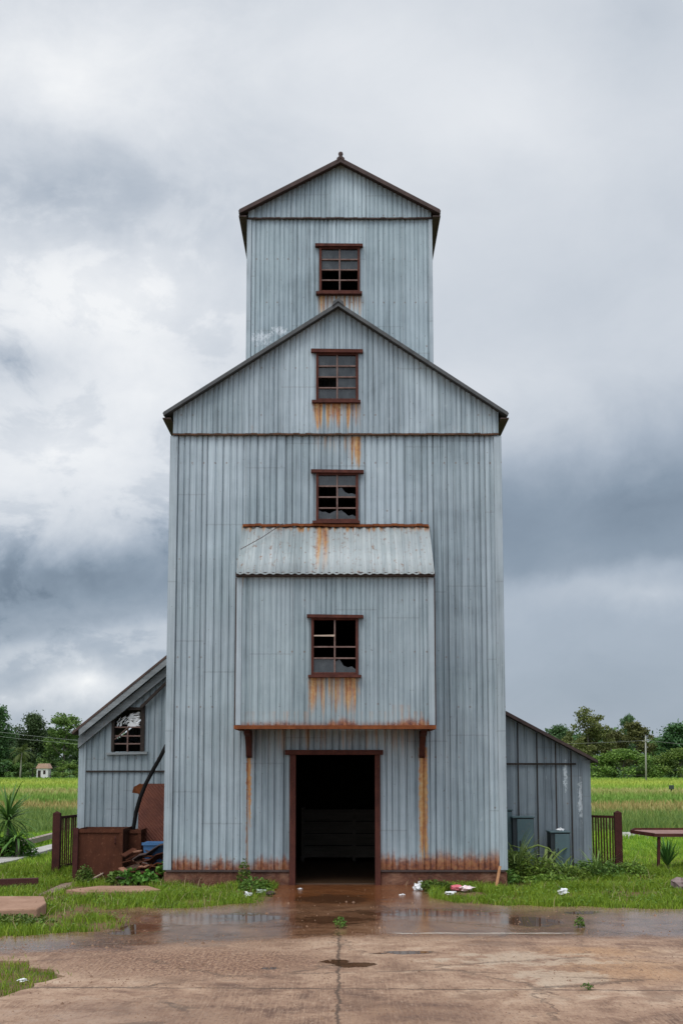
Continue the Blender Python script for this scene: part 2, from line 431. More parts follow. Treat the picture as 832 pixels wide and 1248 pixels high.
WIN = [  # casing rect, head rect, sill rect, glass spec rows x cols: g glass, . open, b broken ; missing muntins
    dict(Y=YT, r=(389, 302, 438.5, 358), head=(384, 442, 299.5, 302.5), sill=(385, 441, 357.5, 360.5), rows=['gg', 'gg', '..', '..']),
    dict(Y=YF, r=(385, 431, 436.5, 490), head=(379, 442, 427.5, 431.5), sill=(380, 439, 489.5, 492.5), rows=['gg', 'gg', '.g', 'gg']),
    dict(Y=YF, r=(385, 577, 436.5, 636.5), head=(379, 443, 574, 577.5), sill=(381, 438, 636, 639), rows=['gg', '.b', '..', 'bb']),
    dict(Y=YBAY, r=(379, 753, 436.5, 823.5), head=(374, 442.5, 750, 753.5), sill=(375.5, 440, 823, 826), rows=['..', '..', '..', 'gb'], bay=True)]
def rect(Y, x0, y0, x1, y1):
    a = P(x0, y1, Y); b = P(x1, y0, Y)
    ym = (y0 + y1) / 2; xa = P(x0, ym, Y).x; xb = P(x1, ym, Y).x
    return xa, xb, a.z, b.z
holes_main, holes_gable, holes_tower, holes_bay = [], [], [], []
for i, w in enumerate(WIN):
    xa, xb, z0, z1 = rect(w['Y'], *w['r']); w['w'] = (xa, xb, z0, z1)
    h = (xa + .03, xb - .03, z0 + .03, z1 - .03)
    (holes_tower, holes_gable, holes_main, holes_bay)[i].append(h)
DXA, DXB, _, DZT = rect(YF, 353.5, 914, 463, 1078); DZT = P(408, 920, YF).z
holes_main.append((DXA + .04, DXB - .04, -1, DZT))

_a = P(300, 870, YF); _b = P(518, 665, YF); HB = (_a.x, _b.x, _a.z, _b.z); holes_main.append(HB)
S = lambda px0, px1, pt, pb, Y, amt: (P(px0, (pt + pb) / 2, Y).x - MX, P(px1, (pt + pb) / 2, Y).x - MX, P(400, pt, Y).z, P(400, pb, Y).z, amt)
m_main = cladding('front_sheets_lower', stains=[S(427, 439, 533, 576, YF, 1.15), S(384, 430, 533, 560, YF, .6),
    S(300.5, 305, 918, 1080, YF, 1.6), S(512, 520, 912, 1110, YF, 1.65), S(306, 330, 888, 960, YF, .35), S(330, 520, 888, 925, YF, .62)], base_rust=(ZB, ZB + .42), seed=.3)
m_gable = cladding('gable_sheets', stains=[S(384, 438, 492, 529, YF, 1.05), S(382, 389, 492, 529, YF, 1.3), S(213, 606, 520, 531, YF, .25)], seed=1.7)
m_tower = cladding('tower_sheets', (.25, .31, .34), (.405, .48, .515), stains=[S(388, 441, 361, 395, YT, .95)], whites=[(P(318, 412, YT).x - MX, P(318, 412, YT).z, .26, .17), (P(340, 403, YT).x - MX, P(340, 403, YT).z, .20, .10)], seed=2.9)
m_bay = cladding('bay_sheets', (.235, .29, .317), (.38, .445, .475), stains=[S(377, 436, 826, 882, YBAY, 1.05), S(289, 529, 868, 886, YBAY, .45), S(289, 296, 702, 720, YBAY, .8), S(522, 529, 702, 716, YBAY, .9), S(479, 500, 860, 886, YBAY, .5)], base_rust=(P(400, 886, YBAY).z - .05, P(400, 886, YBAY).z + .22), seed=4.1)
m_side = cladding('side_sheets', axis=1, seed=5.5)

fy = lambda y: (lambda u, n, w: (u, y - n, w))
eave_slope = (zap - ZE) / (xap - XL)
hiG = lambda x: zap - abs(x - xap) * ((zap - ZE) / ((xap - XL) if x < xap else (XR - xap)))
mb = MB(); corrugated(mb, XL, XR, K(ZB), K(ZJ), fy(YF), holes_main, 11, .085, .125, .024)
mb.build('front_wall', m_main, mill)
mb = MB(); corrugated(mb, XL, XR, K(ZJ), hiG, fy(YF - .03), holes_gable, 12, .07, .10, .013, kinks=[xap])
mb.build('gable_wall', m_gable, mill)
for xs, sgn, sd_ in ((XL, -1, 13), (XR, 1, 14)):
    mb = MB(); corrugated(mb, YF, YB, K(ZB), K(ZE), (lambda u, n, w, xs=xs, sgn=sgn: (xs + sgn * n, u, w)), (), sd_, .08, .11, .02)
    mb.build('side_wall', m_side, mill)
mb = MB(); corrugated(mb, XL, XR, K(ZB), hiG, (lambda u, n, w: (u, YB + n, w)), (), 15, .08, .11, .02, kinks=[xap])
mb.build('rear_wall', m_side, mill)
# tower
hiT = lambda x: tz - abs(x - tx) * ((tz - TZE) / ((tx - TXL) if x < tx else (TXR - tx)))
mb = MB(); corrugated(mb, TXL, TXR, K(7.4), K(TZJ), fy(YT), holes_tower, 21, .065, .095, .012)
mb.build('tower_wall', m_tower, mill)
mb = MB(); corrugated(mb, TXL, TXR, K(TZJ), hiT, fy(YT - .025), (), 22, .065, .095, .012, kinks=[tx])
mb.build('tower_gable_wall', m_tower, mill)
for xs, sgn, sd_ in ((TXL, -1, 23), (TXR, 1, 24)):
    mb = MB(); corrugated(mb, YT, YTB, K(7.4), K(TZE), (lambda u, n, w, xs=xs, sgn=sgn: (xs + sgn * n, u, w)), (), sd_, .08, .1, .02)
    mb.build('tower_side_wall', m_side, mill)
mb = MB(); corrugated(mb, TXL, TXR, K(7.4), hiT, (lambda u, n, w: (u, YTB + n, w)), (), 25, .08, .1, .02, kinks=[tx])
mb.build('tower_rear_wall', m_side, mill)

# trims
def zbar(mb, px0, px1, py, Y, hpx=3, proud=.05):
    a = P(px0, py, Y); b = P(px1, py, Y); h = hpx / F * Y * .5
    mb.box(a.x, b.x, Y - proud, Y + .02, a.z - h, a.z + h)
mb = MB()
# drip flashing along the joint, slightly wavy
for i in range(54):
    t0, t1 = i / 54, (i + 1) / 54
    x0 = XL + (XR - XL) * t0; x1 = XL + (XR - XL) * t1; dz = R.uniform(-.006, .006)
    mb.box(x0, x1 - .001, YF - .065, YF - .031, ZJ - .018 + dz, ZJ + .012 + dz)
mb.build('drip_flashing', simple('dark_rust_flashing', (.04, .028, .022), (.12, .06, .035), 9, .8, spots=(.2, .09, .04), spec=.2), mill)
mb = MB()
for i in range(40):
    t0, t1 = i / 40, (i + 1) / 40
    x0 = TXL + (TXR - TXL) * t0; x1 = TXL + (TXR - TXL) * t1; dz = R.uniform(-.006, .006)
    mb.box(x0, x1 - .001, YT - .06, YT - .03, TZJ - .016 + dz, TZJ + .008 + dz)
mb.build('tower_flashing', M_ROOFB, mill)
for (x0, x1, s) in ((XL - .045, XL + .085, 0), (XR - .085, XR + .045, 1)):
    mb = MB(); mb.box(x0, x1, YF - .04, YF + .1, ZB - .005, ZJ - .025)
    mb.build('corner_trim', M_TRIM, mill, bevel=.008)
for (x0, x1) in ((TXL - .02, TXL + .06), (TXR - .045, TXR + .02)):
    mb = MB(); mb.box(x0, x1, YT - .035, YT + .08, 8.0, TZJ - .02)
    mb.build('tower_corner_trim', M_TRIM, mill, bevel=.006)
for (pa, pb) in ((203, 353), (463, 614.5)):
    a = P(pa, 1060, YF); b = P(pb, 1060, YF)
    mb = MB(); mb.box(a.x, b.x, YF - .07, YF + .01, ZB - .03, ZB - .003)
    mb.build('base_flashing', M_ROOFB, mill)
# plinth: old mudstained concrete, uneven
def mk_plinth():
    n = N('muddy_plinth_concrete'); v = n.coord('Object')
    a = n.noise(v, 3.5, 7, .7, .6); b = n.noise(v, 14, 5, .7)
    c = n.ramp(a, [(.3, (.055, .018, .011)), (.5, (.12, .042, .022)), (.72, (.27, .14, .085))])
    c = n.mix(n.step(b, .5, .7, 0, .6), c, (.11, .06, .045))
    n.bump(n.math('ADD', a, n.math('MULTIPLY', b, .6)), .9, .04)
    return n.done(c, .85)
M_PLINTH = mk_plinth()
for (x0, x1) in ((XL - .03, DXA), (DXB, XR + .03)):
    mb = MB(); mb.box(x0, x1, YF - .045, YF + .3, -.15, ZB - .032)
    mb.build('plinth', M_PLINTH, mill, bevel=.015)
mb = MB(); mb.box(XL - .03, XL + .25, YF + .31, YB, -.15, ZB - .02); mb.box(XR - .25, XR + .03, YF + .31, YB, -.15, ZB - .02); mb.box(XL + .26, XR - .26, YB - .25, YB, -.15, ZB - .02)
mb.build('rear_plinth', M_PLINTH, mill)

# roofs
def gable_roof(name, xa, za, xl, xr, zl, zr, y0, y1, over, th, mat, front, fmat, fh):
    mb = MB()
    for (xe, ze) in ((xl, zl), (xr, zr)):
        dx = xe - xa; dz = ze - za; L = math.hypot(dx, dz); s = over / L
        X = xe + dx * s; Z = ze + dz * s
        n = Vector((-dz, 0, dx)); n = n if n.z > 0 else -n; n.normalize(); n *= th
        a0 = Vector((xa, y0, za)); e0 = Vector((X, y0, Z))
        # ridged sheet: raised seams every 0.4 m along the depth
        ys = [y0]
        while ys[-1] < y1 - .05: ys.append(min(y1, ys[-1] + .12))
        for j in range(len(ys) - 1):
            r0 = .012 if j % 2 else 0
            p = [Vector((xa, ys[j], za + .01)), Vector((X, ys[j], Z + .01)), Vector((X, ys[j + 1], Z + .01)), Vector((xa, ys[j + 1], za + .01))]
            up = n + n.normalized() * r0
            mb.hexa(p + [q + up for q in p])
    o = mb.build(name, mat, mill)
    mb = MB()   # barge boards at the front
    for (xe, ze) in ((xl, zl), (xr, zr)):
        dx = xe - xa; dz = ze - za; L = math.hypot(dx, dz); s = over / L
        X = xe + dx * s; Z = ze + dz * s
        yy = y0 - .03
        c = [(xa, yy, za - fh), (X, yy, Z - fh * .8), (X, y0 - .002, Z - fh * .8), (xa, y0 - .002, za - fh), (xa, yy, za + .055), (X, yy, Z + .05), (X, y0 - .002, Z + .05), (xa, y0 - .002, za + .055)]
        mb.hexa(c)
    mb.build('barge_board', fmat, o)
    return o
r1 = gable_roof('main_roof', xap, zap, XL, XR, ZE, ZE, YF - .17, YB + .15, .17, .035, M_ROOF, True, M_ROOF, .015)
r2 = gable_roof('tower_roof', tx, tz, TXL, TXR, TZE, TZE, YT - .17, YTB + .15, .17, .035, M_ROOFB, True, M_ROOFB, .03)
# ridge caps and finial
mb = MB(); mb.prism([(xap - .1, zap - .02), (xap, zap + .06), (xap + .1, zap - .02), (xap + .09, zap + .05), (xap, zap + .12), (xap - .09, zap + .05)][::-1], YF - .22, YB + .16)
mb.build('ridge_cap', M_ROOF, r1)
mb = MB(); mb.prism([(tx - .07, tz - .02), (tx, tz + .05), (tx + .07, tz - .02), (tx + .07, tz + .04), (tx, tz + .1), (tx - .07, tz + .04)][::-1], YT - .21, YTB + .16)
mb.build('ridge_cap', M_ROOFB, r2)
mb = MB(); mb.tube([(tx, YT - .12, tz + .05), (tx, YT - .12, tz + .12), (tx, YT - .12, tz + .16), (tx, YT - .12, tz + .19), (tx, YT - .12, tz + .205)], [.028, .03, .045, .035, .01], 10)
mb.build('finial', M_ROOFB, r2, smooth=True)
# soffit fascia boards under side eaves (dark)
for (x0, x1, z, y0, y1) in ((XL - .16, XL - .025, ZE - .10, YF - .16, YB), (XR + .025, XR + .16, ZE - .10, YF - .16, YB)):
    mb = MB(); mb.box(x0, x1, y0, y1, z - .05, z - .03)
    mb.build('eave_soffit', M_ROOFB, r1)
for (x0, x1, z, y0, y1) in ((TXL - .16, TXL - .02, TZE - .10, YT - .16, YTB), (TXR + .02, TXR + .16, TZE - .10, YT - .16, YTB)):
    mb = MB(); mb.box(x0, x1, y0, y1, z - .05, z - .03)
    mb.build('eave_soffit', M_ROOFB, r2)

# bay
BXL = P(288.5, 790, YBAY).x; BXR = P(528.5, 790, YBAY).x; BZ0 = P(400, 885, YBAY).z; BZ1 = P(400, 697, YBAY).z + .03
BZT = P(400, 641, YF - .03).z
mb = MB(); corrugated(mb, BXL, BXR, K(BZ0), K(BZ1), fy(YBAY), holes_bay, 31, .06, .085, .011)
mb.build('bay_front_wall', m_bay, mill)
m_bayside = cladding('bay_side_sheets', axis=1, seed=8.5)
for xs, sgn in ((BXL, -1), (BXR, 1)):
    mb = MB(); corrugated(mb, YBAY, YF - .002, K(BZ0), (lambda u: BZ1 + (u - YBAY) / (YF - YBAY) * (BZT - .06 - BZ1)), (lambda u, n, w, xs=xs, sgn=sgn: (xs + sgn * n, u, w)), (), 33, .06, .085, .012)
    mb.build('bay_side_wall', m_bayside, mill)
rt = (P(294, 641, YF).x, P(524, 641, YF).x); re = (P(286.5, 700, YBAY - .13).x, P(530.5, 700, YBAY - .13).x)
ZRE = P(400, 700, YBAY - .13).z
Lr = math.hypot(YF - YBAY + .13, BZT - ZRE)
nrm = Vector((0, -(BZT - ZRE) / Lr, (YF - YBAY + .13) / Lr))
def bmap(u, n, w):
    t = w
    xx0 = re[0] + (rt[0] - re[0]) * t * 0; 
    p = Vector((u, YBAY - .13 + (YF - YBAY + .13) * t, ZRE + (BZT - ZRE) * t))
    return p + nrm * (n + .02)
ztop = BZT - MX * 0
m_bayroof = cladding('bay_roof_sheets', (.31, .35, .36), (.47, .50, .50), stains=[(P(387, 670, YF).x - MX, P(399, 670, YF).x - MX, BZT + .02, ZRE - .1, 1.25), (BXL - .2 - MX, BXR + .2 - MX, BZT + .03, BZT - .16, 1.0)], rust_all=.12, seed=6.3, sheet=.5)
mb = MB(); corrugated(mb, re[0] + .02, re[1] - .02, K(0), K(1), bmap, (), 34, .105, .13, .022, 'wave')
bayroof = mb.build('bay_roof', m_bayroof, mill, smooth=True)
m = bayroof.modifiers.new('solid', 'SOLIDIFY'); m.thickness = .004
mb = MB()
n_ = 30
for i in range(n_):
    x0 = re[0] + .03 + (re[1] - re[0] - .06) * i / n_; x1 = re[0] + .03 + (re[1] - re[0] - .06) * (i + 1) / n_
    dz = R.uniform(-.008, .008); dy = R.uniform(0, .012)
    mb.box(x0, x1 - .001, YF - .07 - dy, YF - .024, BZT - .012 + dz, BZT + .028 + dz)
mb.build('top_flashing', M_RUST, bayroof)
a, b = bmap(re[0] + .05, .06, .42), bmap(P(345, 641, YF).x, .06, .97)
mb = MB(); mb.tube([a, (a + b) / 2 + Vector((0, 0, -.02)), b], .006, 5); mb.build('wire', M_ROOFB, bayroof)
mb = MB(); mb.box(BXL - .02, BXR + .02, YBAY - .1, YBAY + .02, BZ1 - .11, BZ1 - .05); mb.build('bay_eave_batten', M_ROOFB, mill)
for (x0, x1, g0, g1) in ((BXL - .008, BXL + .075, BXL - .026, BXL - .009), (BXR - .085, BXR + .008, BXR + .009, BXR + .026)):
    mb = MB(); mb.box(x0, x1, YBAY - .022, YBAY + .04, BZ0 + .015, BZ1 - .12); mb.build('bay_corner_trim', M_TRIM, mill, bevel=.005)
    mb = MB(); mb.box(g0, g1, YBAY - .01, YBAY + .03, BZ0 + .015, BZ1 - .12); mb.build('bay_corner_shade', M_ROOFB, mill)  # dark strip added to draw the contact shade along the bay corner
# bay bottom: angle iron + soffit
mb = MB(); mb.box(BXL - .03, BXR + .02, YBAY - .05, YBAY + .03, BZ0 - .045, BZ0 + .012)
mb.box(BXL - .03, BXL + .05, YBAY + .031, YF - .03, BZ0 - .045, BZ0 + .006); mb.box(BXR - .05, BXR + .02, YBAY + .031, YF - .03, BZ0 - .045, BZ0 + .006)
mb.build('bay_base_beam', M_RUST, mill)
mb = MB(); mb.box(BXL + .052, BXR - .052, YBAY + .032, YF - .03, BZ0 - .02, BZ0 - .004); mb.build('bay_soffit', M_ROOFB, mill)
for px in (302.5, 515):
    x = P(px, 900, YF - .3).x; zt = BZ0 - .05
    mb = MB()
    w = .045
    ou = [(0, 0), (.62, 0), (.62, -.05), (.36, -.10), (.20, -.22), (.10, -.40), (0, -.43)]
    n = len(ou); vs = [(x - w, YF - .03 - a, zt + b) for a, b in ou] + [(x + w, YF - .03 - a, zt + b) for a, b in ou]
    mb.add(vs, [tuple(range(n)), tuple(range(2 * n - 1, n - 1, -1))] + [(i, (i + 1) % n, (i + 1) % n + n, i + n) for i in range(n)])
    mb.build('bracket', M_FRAME, mill)

# windows
def window(w, k):
    Y = w['Y']; xa, xb, z0, z1 = w['w']; c = .042; d = .075
    yo = Y - .05; yi = Y + .07
    mb = MB()
    mb.box(xa, xa + c, yo, yi, z0, z1); mb.box(xb - c, xb, yo, yi, z0, z1)
    mb.box(xa + c + .001, xb - c - .001, yo + .004, yi, z1 - .035, z1); mb.box(xa + c + .001, xb - c - .001, yo + .004, yi, z0, z0 + .05)
    win = mb.build('window', M_FRAME, mill, bevel=.005)
    h = w['head']; a, b, l, u = rect(Y, h[0], h[2], h[1], h[3])
    mb = MB(); tl = R.uniform(-.012, .012)
    mb.hexa([(a, yo - .045, l + .004), (b, yo - .045, l + tl), (b, Y, l + tl), (a, Y, l + .004), (a, yo - .045, u + .008), (b, yo - .045, u + tl), (b, Y, u + tl), (a, Y, u + .008)])
    mb.build('head_trim', M_FRAME, win)
    s = w['sill']; a, b, l, u = rect(Y, s[0], s[2], s[1], s[3])
    mb = MB(); mb.box(a, b, yo - .06, Y, l, u); mb.build('sill', M_FRAME, win)
    ix0, ix1, iz0, iz1 = xa + c, xb - c, z0 + .05, z1 - .035
    xm = (ix0 + ix1) / 2; ys = Y - .01
    mb = MB()
    rows = w['rows']; nr = len(rows); hs = [(iz1 - iz0) / nr] * nr
    if w.get('bay'):
        tot = iz1 - iz0; hs = [tot * .30, tot * .215, tot * .215, tot * .27]
    zs = [iz1]
    for q in hs: zs.append(zs[-1] - q)
    mb.box(xm - .012, xm + .012, ys - .02, ys + .02, iz0, iz1)
    for i in range(1, nr):
        th = .011
        if not (w.get('bay') and i == 1): mb.box(xm + .013, ix1, ys - .018, ys + .018, zs[i] - th, zs[i] + th)
        mb.box(ix0, xm - .013, ys - .018, ys + .018, zs[i] - th, zs[i] + th)
    mb.build('muntin', M_BAR, win)
    if w.get('bay'):
        mb = MB(); mb.hexa([(ix0, ys - .03, zs[1] - .012), (xm, ys - .03, zs[1] - .016), (xm, ys - .019, zs[1] - .016), (ix0, ys - .019, zs[1] - .012), (ix0, ys - .03, zs[1] + .006), (xm, ys - .03, zs[1] + .014), (xm, ys - .019, zs[1] + .014), (ix0, ys - .019, zs[1] + .006)])
        mb.build('bare_muntin', simple('bare_wood', (.35, .26, .2), (.5, .4, .32)), win)
    for i, row in enumerate(rows):
        for j, ch in enumerate(row):
            if ch == '.': continue
            x0, x1 = ((ix0, xm - .012), (xm + .012, ix1))[j]
            t, b_ = zs[i], zs[i + 1]
            mb = MB(); yy = ys + .012 + R.uniform(-.003, .006); ty = R.uniform(-.006, .006)
            if ch == 'g':
                mb.add([(x0, yy, b_), (x1, yy + ty, b_), (x1, yy, t), (x0, yy - ty, t)], [(0, 1, 2, 3)])
            else:
                H = t - b_; W = x1 - x0; rr = random.Random(i * 7 + j + k)
                hs_ = [.78, .92, .55, .35, .42, .25] if j else [.9, .7, .8, .5, .66, .8]
                pts = [(x0, yy, b_), (x1, yy, b_)] + [(x1 - W * q / 5, yy, b_ + H * hs_[5 - q] * rr.uniform(.85, 1.05)) for q in range(6)]
                mb.add(pts, [tuple(range(len(pts)))])
            mb.build('pane', M_GLASS, win)
for k, w in enumerate(WIN): window(w, k)

# door
l1 = rect(YF, 353, 920, 360.3, 1078); l2 = rect(YF, 456.7, 920, 463.2, 1078)
for l_ in (l1, l2):
    mb = MB(); mb.box(l_[0], l_[1], YF - .09, YF + .12, -.02, DZT - .001); mb.build('door_jamb', M_FRAME, mill, bevel=.006)
a, b, l, u = rect(YF, 347.5, 914, 466.5, 920.5)
mb = MB(); mb.box(a, b, YF - .12, YF + .12, DZT, u); mb.build('lintel', M_FRAME, mill, bevel=.006)
# interior: added timber lining (indoor shade in its near-black colour), floor, boarded bin
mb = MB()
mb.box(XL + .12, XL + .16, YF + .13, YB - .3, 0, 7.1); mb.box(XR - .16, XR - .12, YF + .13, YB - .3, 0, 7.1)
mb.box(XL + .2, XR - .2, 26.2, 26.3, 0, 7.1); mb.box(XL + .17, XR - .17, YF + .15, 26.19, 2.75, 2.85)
mb.build('added_dark_lining', M_DARKWOOD, mill)
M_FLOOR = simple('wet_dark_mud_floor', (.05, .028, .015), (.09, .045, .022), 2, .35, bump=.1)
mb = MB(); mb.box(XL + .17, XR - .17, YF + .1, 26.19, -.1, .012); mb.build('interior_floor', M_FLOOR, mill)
mb = MB()
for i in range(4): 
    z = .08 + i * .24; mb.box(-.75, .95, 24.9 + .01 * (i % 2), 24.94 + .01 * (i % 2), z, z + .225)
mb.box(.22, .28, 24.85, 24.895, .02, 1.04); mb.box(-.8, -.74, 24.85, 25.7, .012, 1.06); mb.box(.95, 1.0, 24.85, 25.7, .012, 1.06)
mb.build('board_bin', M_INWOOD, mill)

# ------------------------------------------------------------------ left lean-to
YS = 22.4
lsh = thing('lean_to_shed', 'left lean-to of narrow blue-grey boards with a broken window below a sloping roof', 'shed', (-3.8, YS, 0))
sxl = P(97, 960, YS).x; szl = P(97, 900, YS).z; sxr = XL - .05
q1 = P(88, 893, YS - .25); q2 = P(205, 798, YS - .25); slp = (q2.z - q1.z) / (q2.x - q1.x)
rz = lambda x: q1.z + (x - q1.x) * slp
m_lsh = cladding('left_shed_sheets', (.20, .245, .27), (.30, .345, .375), seed=9.2, sheet=.3, rust_all=.0)
wx0, wx1, wz0, wz1 = rect(YS, 138, 862, 174, 916)
slo = P(206, 822, YS).z; shi = lambda x: rz(x) - .1
mb = MB(); corrugated(mb, sxl, sxr, K(-.05), shi, fy(YS), [(wx0, wx1, wz0, wz1)], 41, .095, .13, .016)
mb.build('front_wall', m_lsh, lsh)
mb = MB(); corrugated(mb, YS, 26.2, K(-.05), K(shi(sxl)), (lambda u, n, w: (sxl - n, u, w)), (), 42, .1, .13, .016); mb.build('side_wall', m_lsh, lsh)
mb = MB(); corrugated(mb, sxl, sxr, K(-.05), shi, (lambda u, n, w: (u, 26.2 + n, w)), [(-3.9, -3.3, 2.5, 3.05)], 43, .1, .13, .016); mb.build('rear_wall', m_lsh, lsh)
M_GREYWOOD = simple('weathered_grey_board', (.15, .165, .17), (.27, .29, .30), 3, .85, (.5, 1, 4), .5, spots=(.16, .1, .07))
M_DKBOARD = simple('dark_board', (.022, .018, .016), (.05, .038, .032), 4, .85, spec=.2)
mb = MB(); y0 = YS - .25
mb.hexa([(q1.x, y0, q1.z - .03), (sxr, y0, rz(sxr) - .03), (sxr, 26.4, rz(sxr) - .03), (q1.x, 26.4, q1.z - .03), (q1.x, y0, q1.z + .02), (sxr, y0, rz(sxr) + .02), (sxr, 26.4, rz(sxr) + .02), (q1.x, 26.4, q1.z + .02)])
lr = mb.build('roof', simple('rusty_shed_roof', (.05, .034, .03), (.11, .065, .05), 4, .8), lsh)
def sloped(mb, x0, x1, o0, o1, ya, yb):
    mb.hexa([(x0, ya, rz(x0) - o1), (x1, ya, rz(x1) - o1), (x1, yb, rz(x1) - o1), (x0, yb, rz(x0) - o1), (x0, ya, rz(x0) - o0), (x1, ya, rz(x1) - o0), (x1, yb, rz(x1) - o0), (x0, yb, rz(x0) - o0)])
mb = MB(); sloped(mb, q1.x + .12, sxr, .035, .16, y0 + .01, y0 + .05); mb.build('barge_board', M_GREYWOOD, lr)
mb = MB(); sloped(mb, sxl - .02, sxr, .17, .34, YS - .12, YS - .03); mb.build('wall_plate', M_GREYWOOD, lr)
mb = MB(); a = P(172, 862, YS - .1); b = P(206, 829, YS - .1); mb.bar(a, b, .05, .055, (0, 1, 0)); mb.build('dark_batten', M_DKBOARD, lsh)
mb = MB(); mb.box(sxl - .02, sxl + .11, YS - .03, YS + .1, -.05, shi(sxl) - .02); mb.build('corner_board', M_TRIM, lsh)
mb = MB(); z = P(100, 940, YS).z; mb.box(sxl + .12, sxr, YS - .03, YS - .002, z - .014, z + .014); mb.build('batten', M_DKBOARD, lsh)
mb = MB(); mb.box(wx0 - .02, wx0 + .03, YS - .05, YS + .05, wz0, wz1); mb.box(wx1 - .03, wx1 + .04, YS - .05, YS + .05, wz0, wz1 + .05); mb.box(wx0 + .031, wx1 - .031, YS - .045, YS + .05, wz1 - .05, wz1)
lw = mb.build('window', M_DKBOARD, lsh)
mb = MB(); mb.hexa([(wx0 - .1, YS - .08, wz0 - .06), (wx1 + .1, YS - .08, wz0 - .045), (wx1 + .1, YS, wz0 - .045), (wx0 - .1, YS, wz0 - .06), (wx0 - .1, YS - .08, wz0 - .02), (wx1 + .1, YS - .08, wz0), (wx1 + .1, YS, wz0), (wx0 - .1, YS, wz0 - .02)])
mb.build('sill', M_GREYWOOD, lw)
mb = MB(); xm = (wx0 + wx1) / 2; zm = wz0 + (wz1 - wz0) * .55
for q in (.0, .36, .68): mb.box(wx0 + .03, wx1 - .03, YS - .01, YS + .02, zm - (zm - wz0) * q - .012, zm - (zm - wz0) * q + .012)
mb.box(xm - .012, xm + .012, YS - .012, YS + .022, wz0, zm); mb.bar((wx0 + .04, YS - .03, wz0 + .22), (xm + .03, YS - .03, zm + .02), .012, .015)
mb.build('muntin', M_BAR, lw)
M_SKYGAP = simple('pale_sky_sliver', (.75, .77, .78), (.85, .86, .86), 8, .6)  # white slivers stand in for bright sky seen through the broken panes
mb = MB(); rr = random.Random(5)
for i in range(95):
    u = rr.random(); v = rr.random(); x = wx0 + .05 + u * (wx1 - wx0 - .1); z = zm + .03 + v * (wz1 - zm - .12)
    if v > .35 + u * .9: continue
    ang = 1.25 - u * 1.3 + rr.uniform(-.25, .25); L = rr.uniform(.03, .075); t = rr.uniform(.005, .011)
    dx, dz = math.cos(ang) * L, math.sin(ang) * L; y = YS + .03 + rr.uniform(0, .01)
    x = min(max(x, wx0 + .05 + abs(dx)), wx1 - .05 - abs(dx))
    nx, nz = -math.sin(ang) * t, math.cos(ang) * t
    mb.add([(x - dx, y, z - dz), (x - dx * .2 + nx, y, z - dz * .3 + nz), (x + dx + nx * .5, y, z + dz), (x + dx * .3 - nx, y, z + dz * .1 - nz)], [(0, 1, 2, 3)])
mb.add([(xm - .02, YS + .03, zm + .01), (xm + .15, YS + .03, zm + .01), (xm + .12, YS + .03, zm + .06), (xm + .04, YS + .03, zm + .12)], [(0, 1, 2, 3)])
mb.build('sky_gap_slivers', M_SKYGAP, lw)
mb = MB(); mb.box(sxl + .1, sxr - .1, YS + .7, YS + .72, .1, 2.3); mb.build('inner_partition', M_DARKWOOD, lsh)

# ------------------------------------------------------------------ right lean-to
YR = 22.4
rsh = thing('lean_to_shed', 'right lean-to of wide grey weathered boards with a dark thin roof edge, behind the cabinets', 'shed', (3.4, YR, 0))
rxr = P(718.5, 1000, YR).x; rxl = XR + .05
p1 = P(613, 866, YR - .25); p2 = P(728, 927, YR - .25); s2 = (p2.z - p1.z) / (p2.x - p1.x)
rz2 = lambda x: p1.z + (x - p1.x) * s2
m_rsh = cladding('right_shed_boards', (.155, .185, .21), (.26, .295, .32), seed=12.2, sheet=.46, whites=[(P(707, 970, YR).x - 3.4, P(707, 975, YR).z, .07, .5), (P(688, 940, YR).x - 3.4, 1.7, .05, .35)])
mb = MB(); corrugated(mb, rxl, rxr, K(-.05), (lambda x: rz2(x) - .03), fy(YR), (), 51, .12, .2, .015)
mb.build('front_wall', m_rsh, rsh)
mb = MB()
x = rxl + .22
while x < rxr - .2: mb.box(x, x + .018, YR - .02, YR - .001, .0, rz2(x) - .06); x += R.uniform(.2, .36)
mb.build('board_joint', M_DKBOARD, rsh)
mb = MB(); corrugated(mb, YR, 26.2, K(-.05), K(rz2(rxr) - .03), (lambda u, n, w: (rxr + n, u, w)), (), 52, .1, .13, .016); mb.build('side_wall', m_rsh, rsh)
mb = MB(); corrugated(mb, rxl, rxr, K(-.05), (lambda x: rz2(x) - .03), (lambda u, n, w: (u, 26.2 + n, w)), (), 53, .1, .13, .016); mb.build('rear_wall', m_rsh, rsh)
mb = MB(); y0 = YR - .25
mb.hexa([(rxl, y0, rz2(rxl) - .05), (p2.x, y0, p2.z - .04), (p2.x, 26.4, p2.z - .04), (rxl, 26.4, rz2(rxl) - .05), (rxl, y0, rz2(rxl) + .02), (p2.x, y0, p2.z + .012), (p2.x, 26.4, p2.z + .012), (rxl, 26.4, rz2(rxl) + .02)])
mb.build('roof', M_ROOFB, rsh)
mb = MB(); mb.box(rxr - .13, rxr + .02, YR - .03, YR + .1, -.05, rz2(rxr) - .05); mb.build('corner_board', cladding('shed_corner', (.16, .19, .215), (.24, .275, .30), sheet=5), rsh)
mb = MB(); z = P(650, 931, YR).z; mb.box(rxl, rxr - .24, YR - .05, YR - .031, z - .016, z + .016); mb.build('batten', M_DKBOARD, rsh)

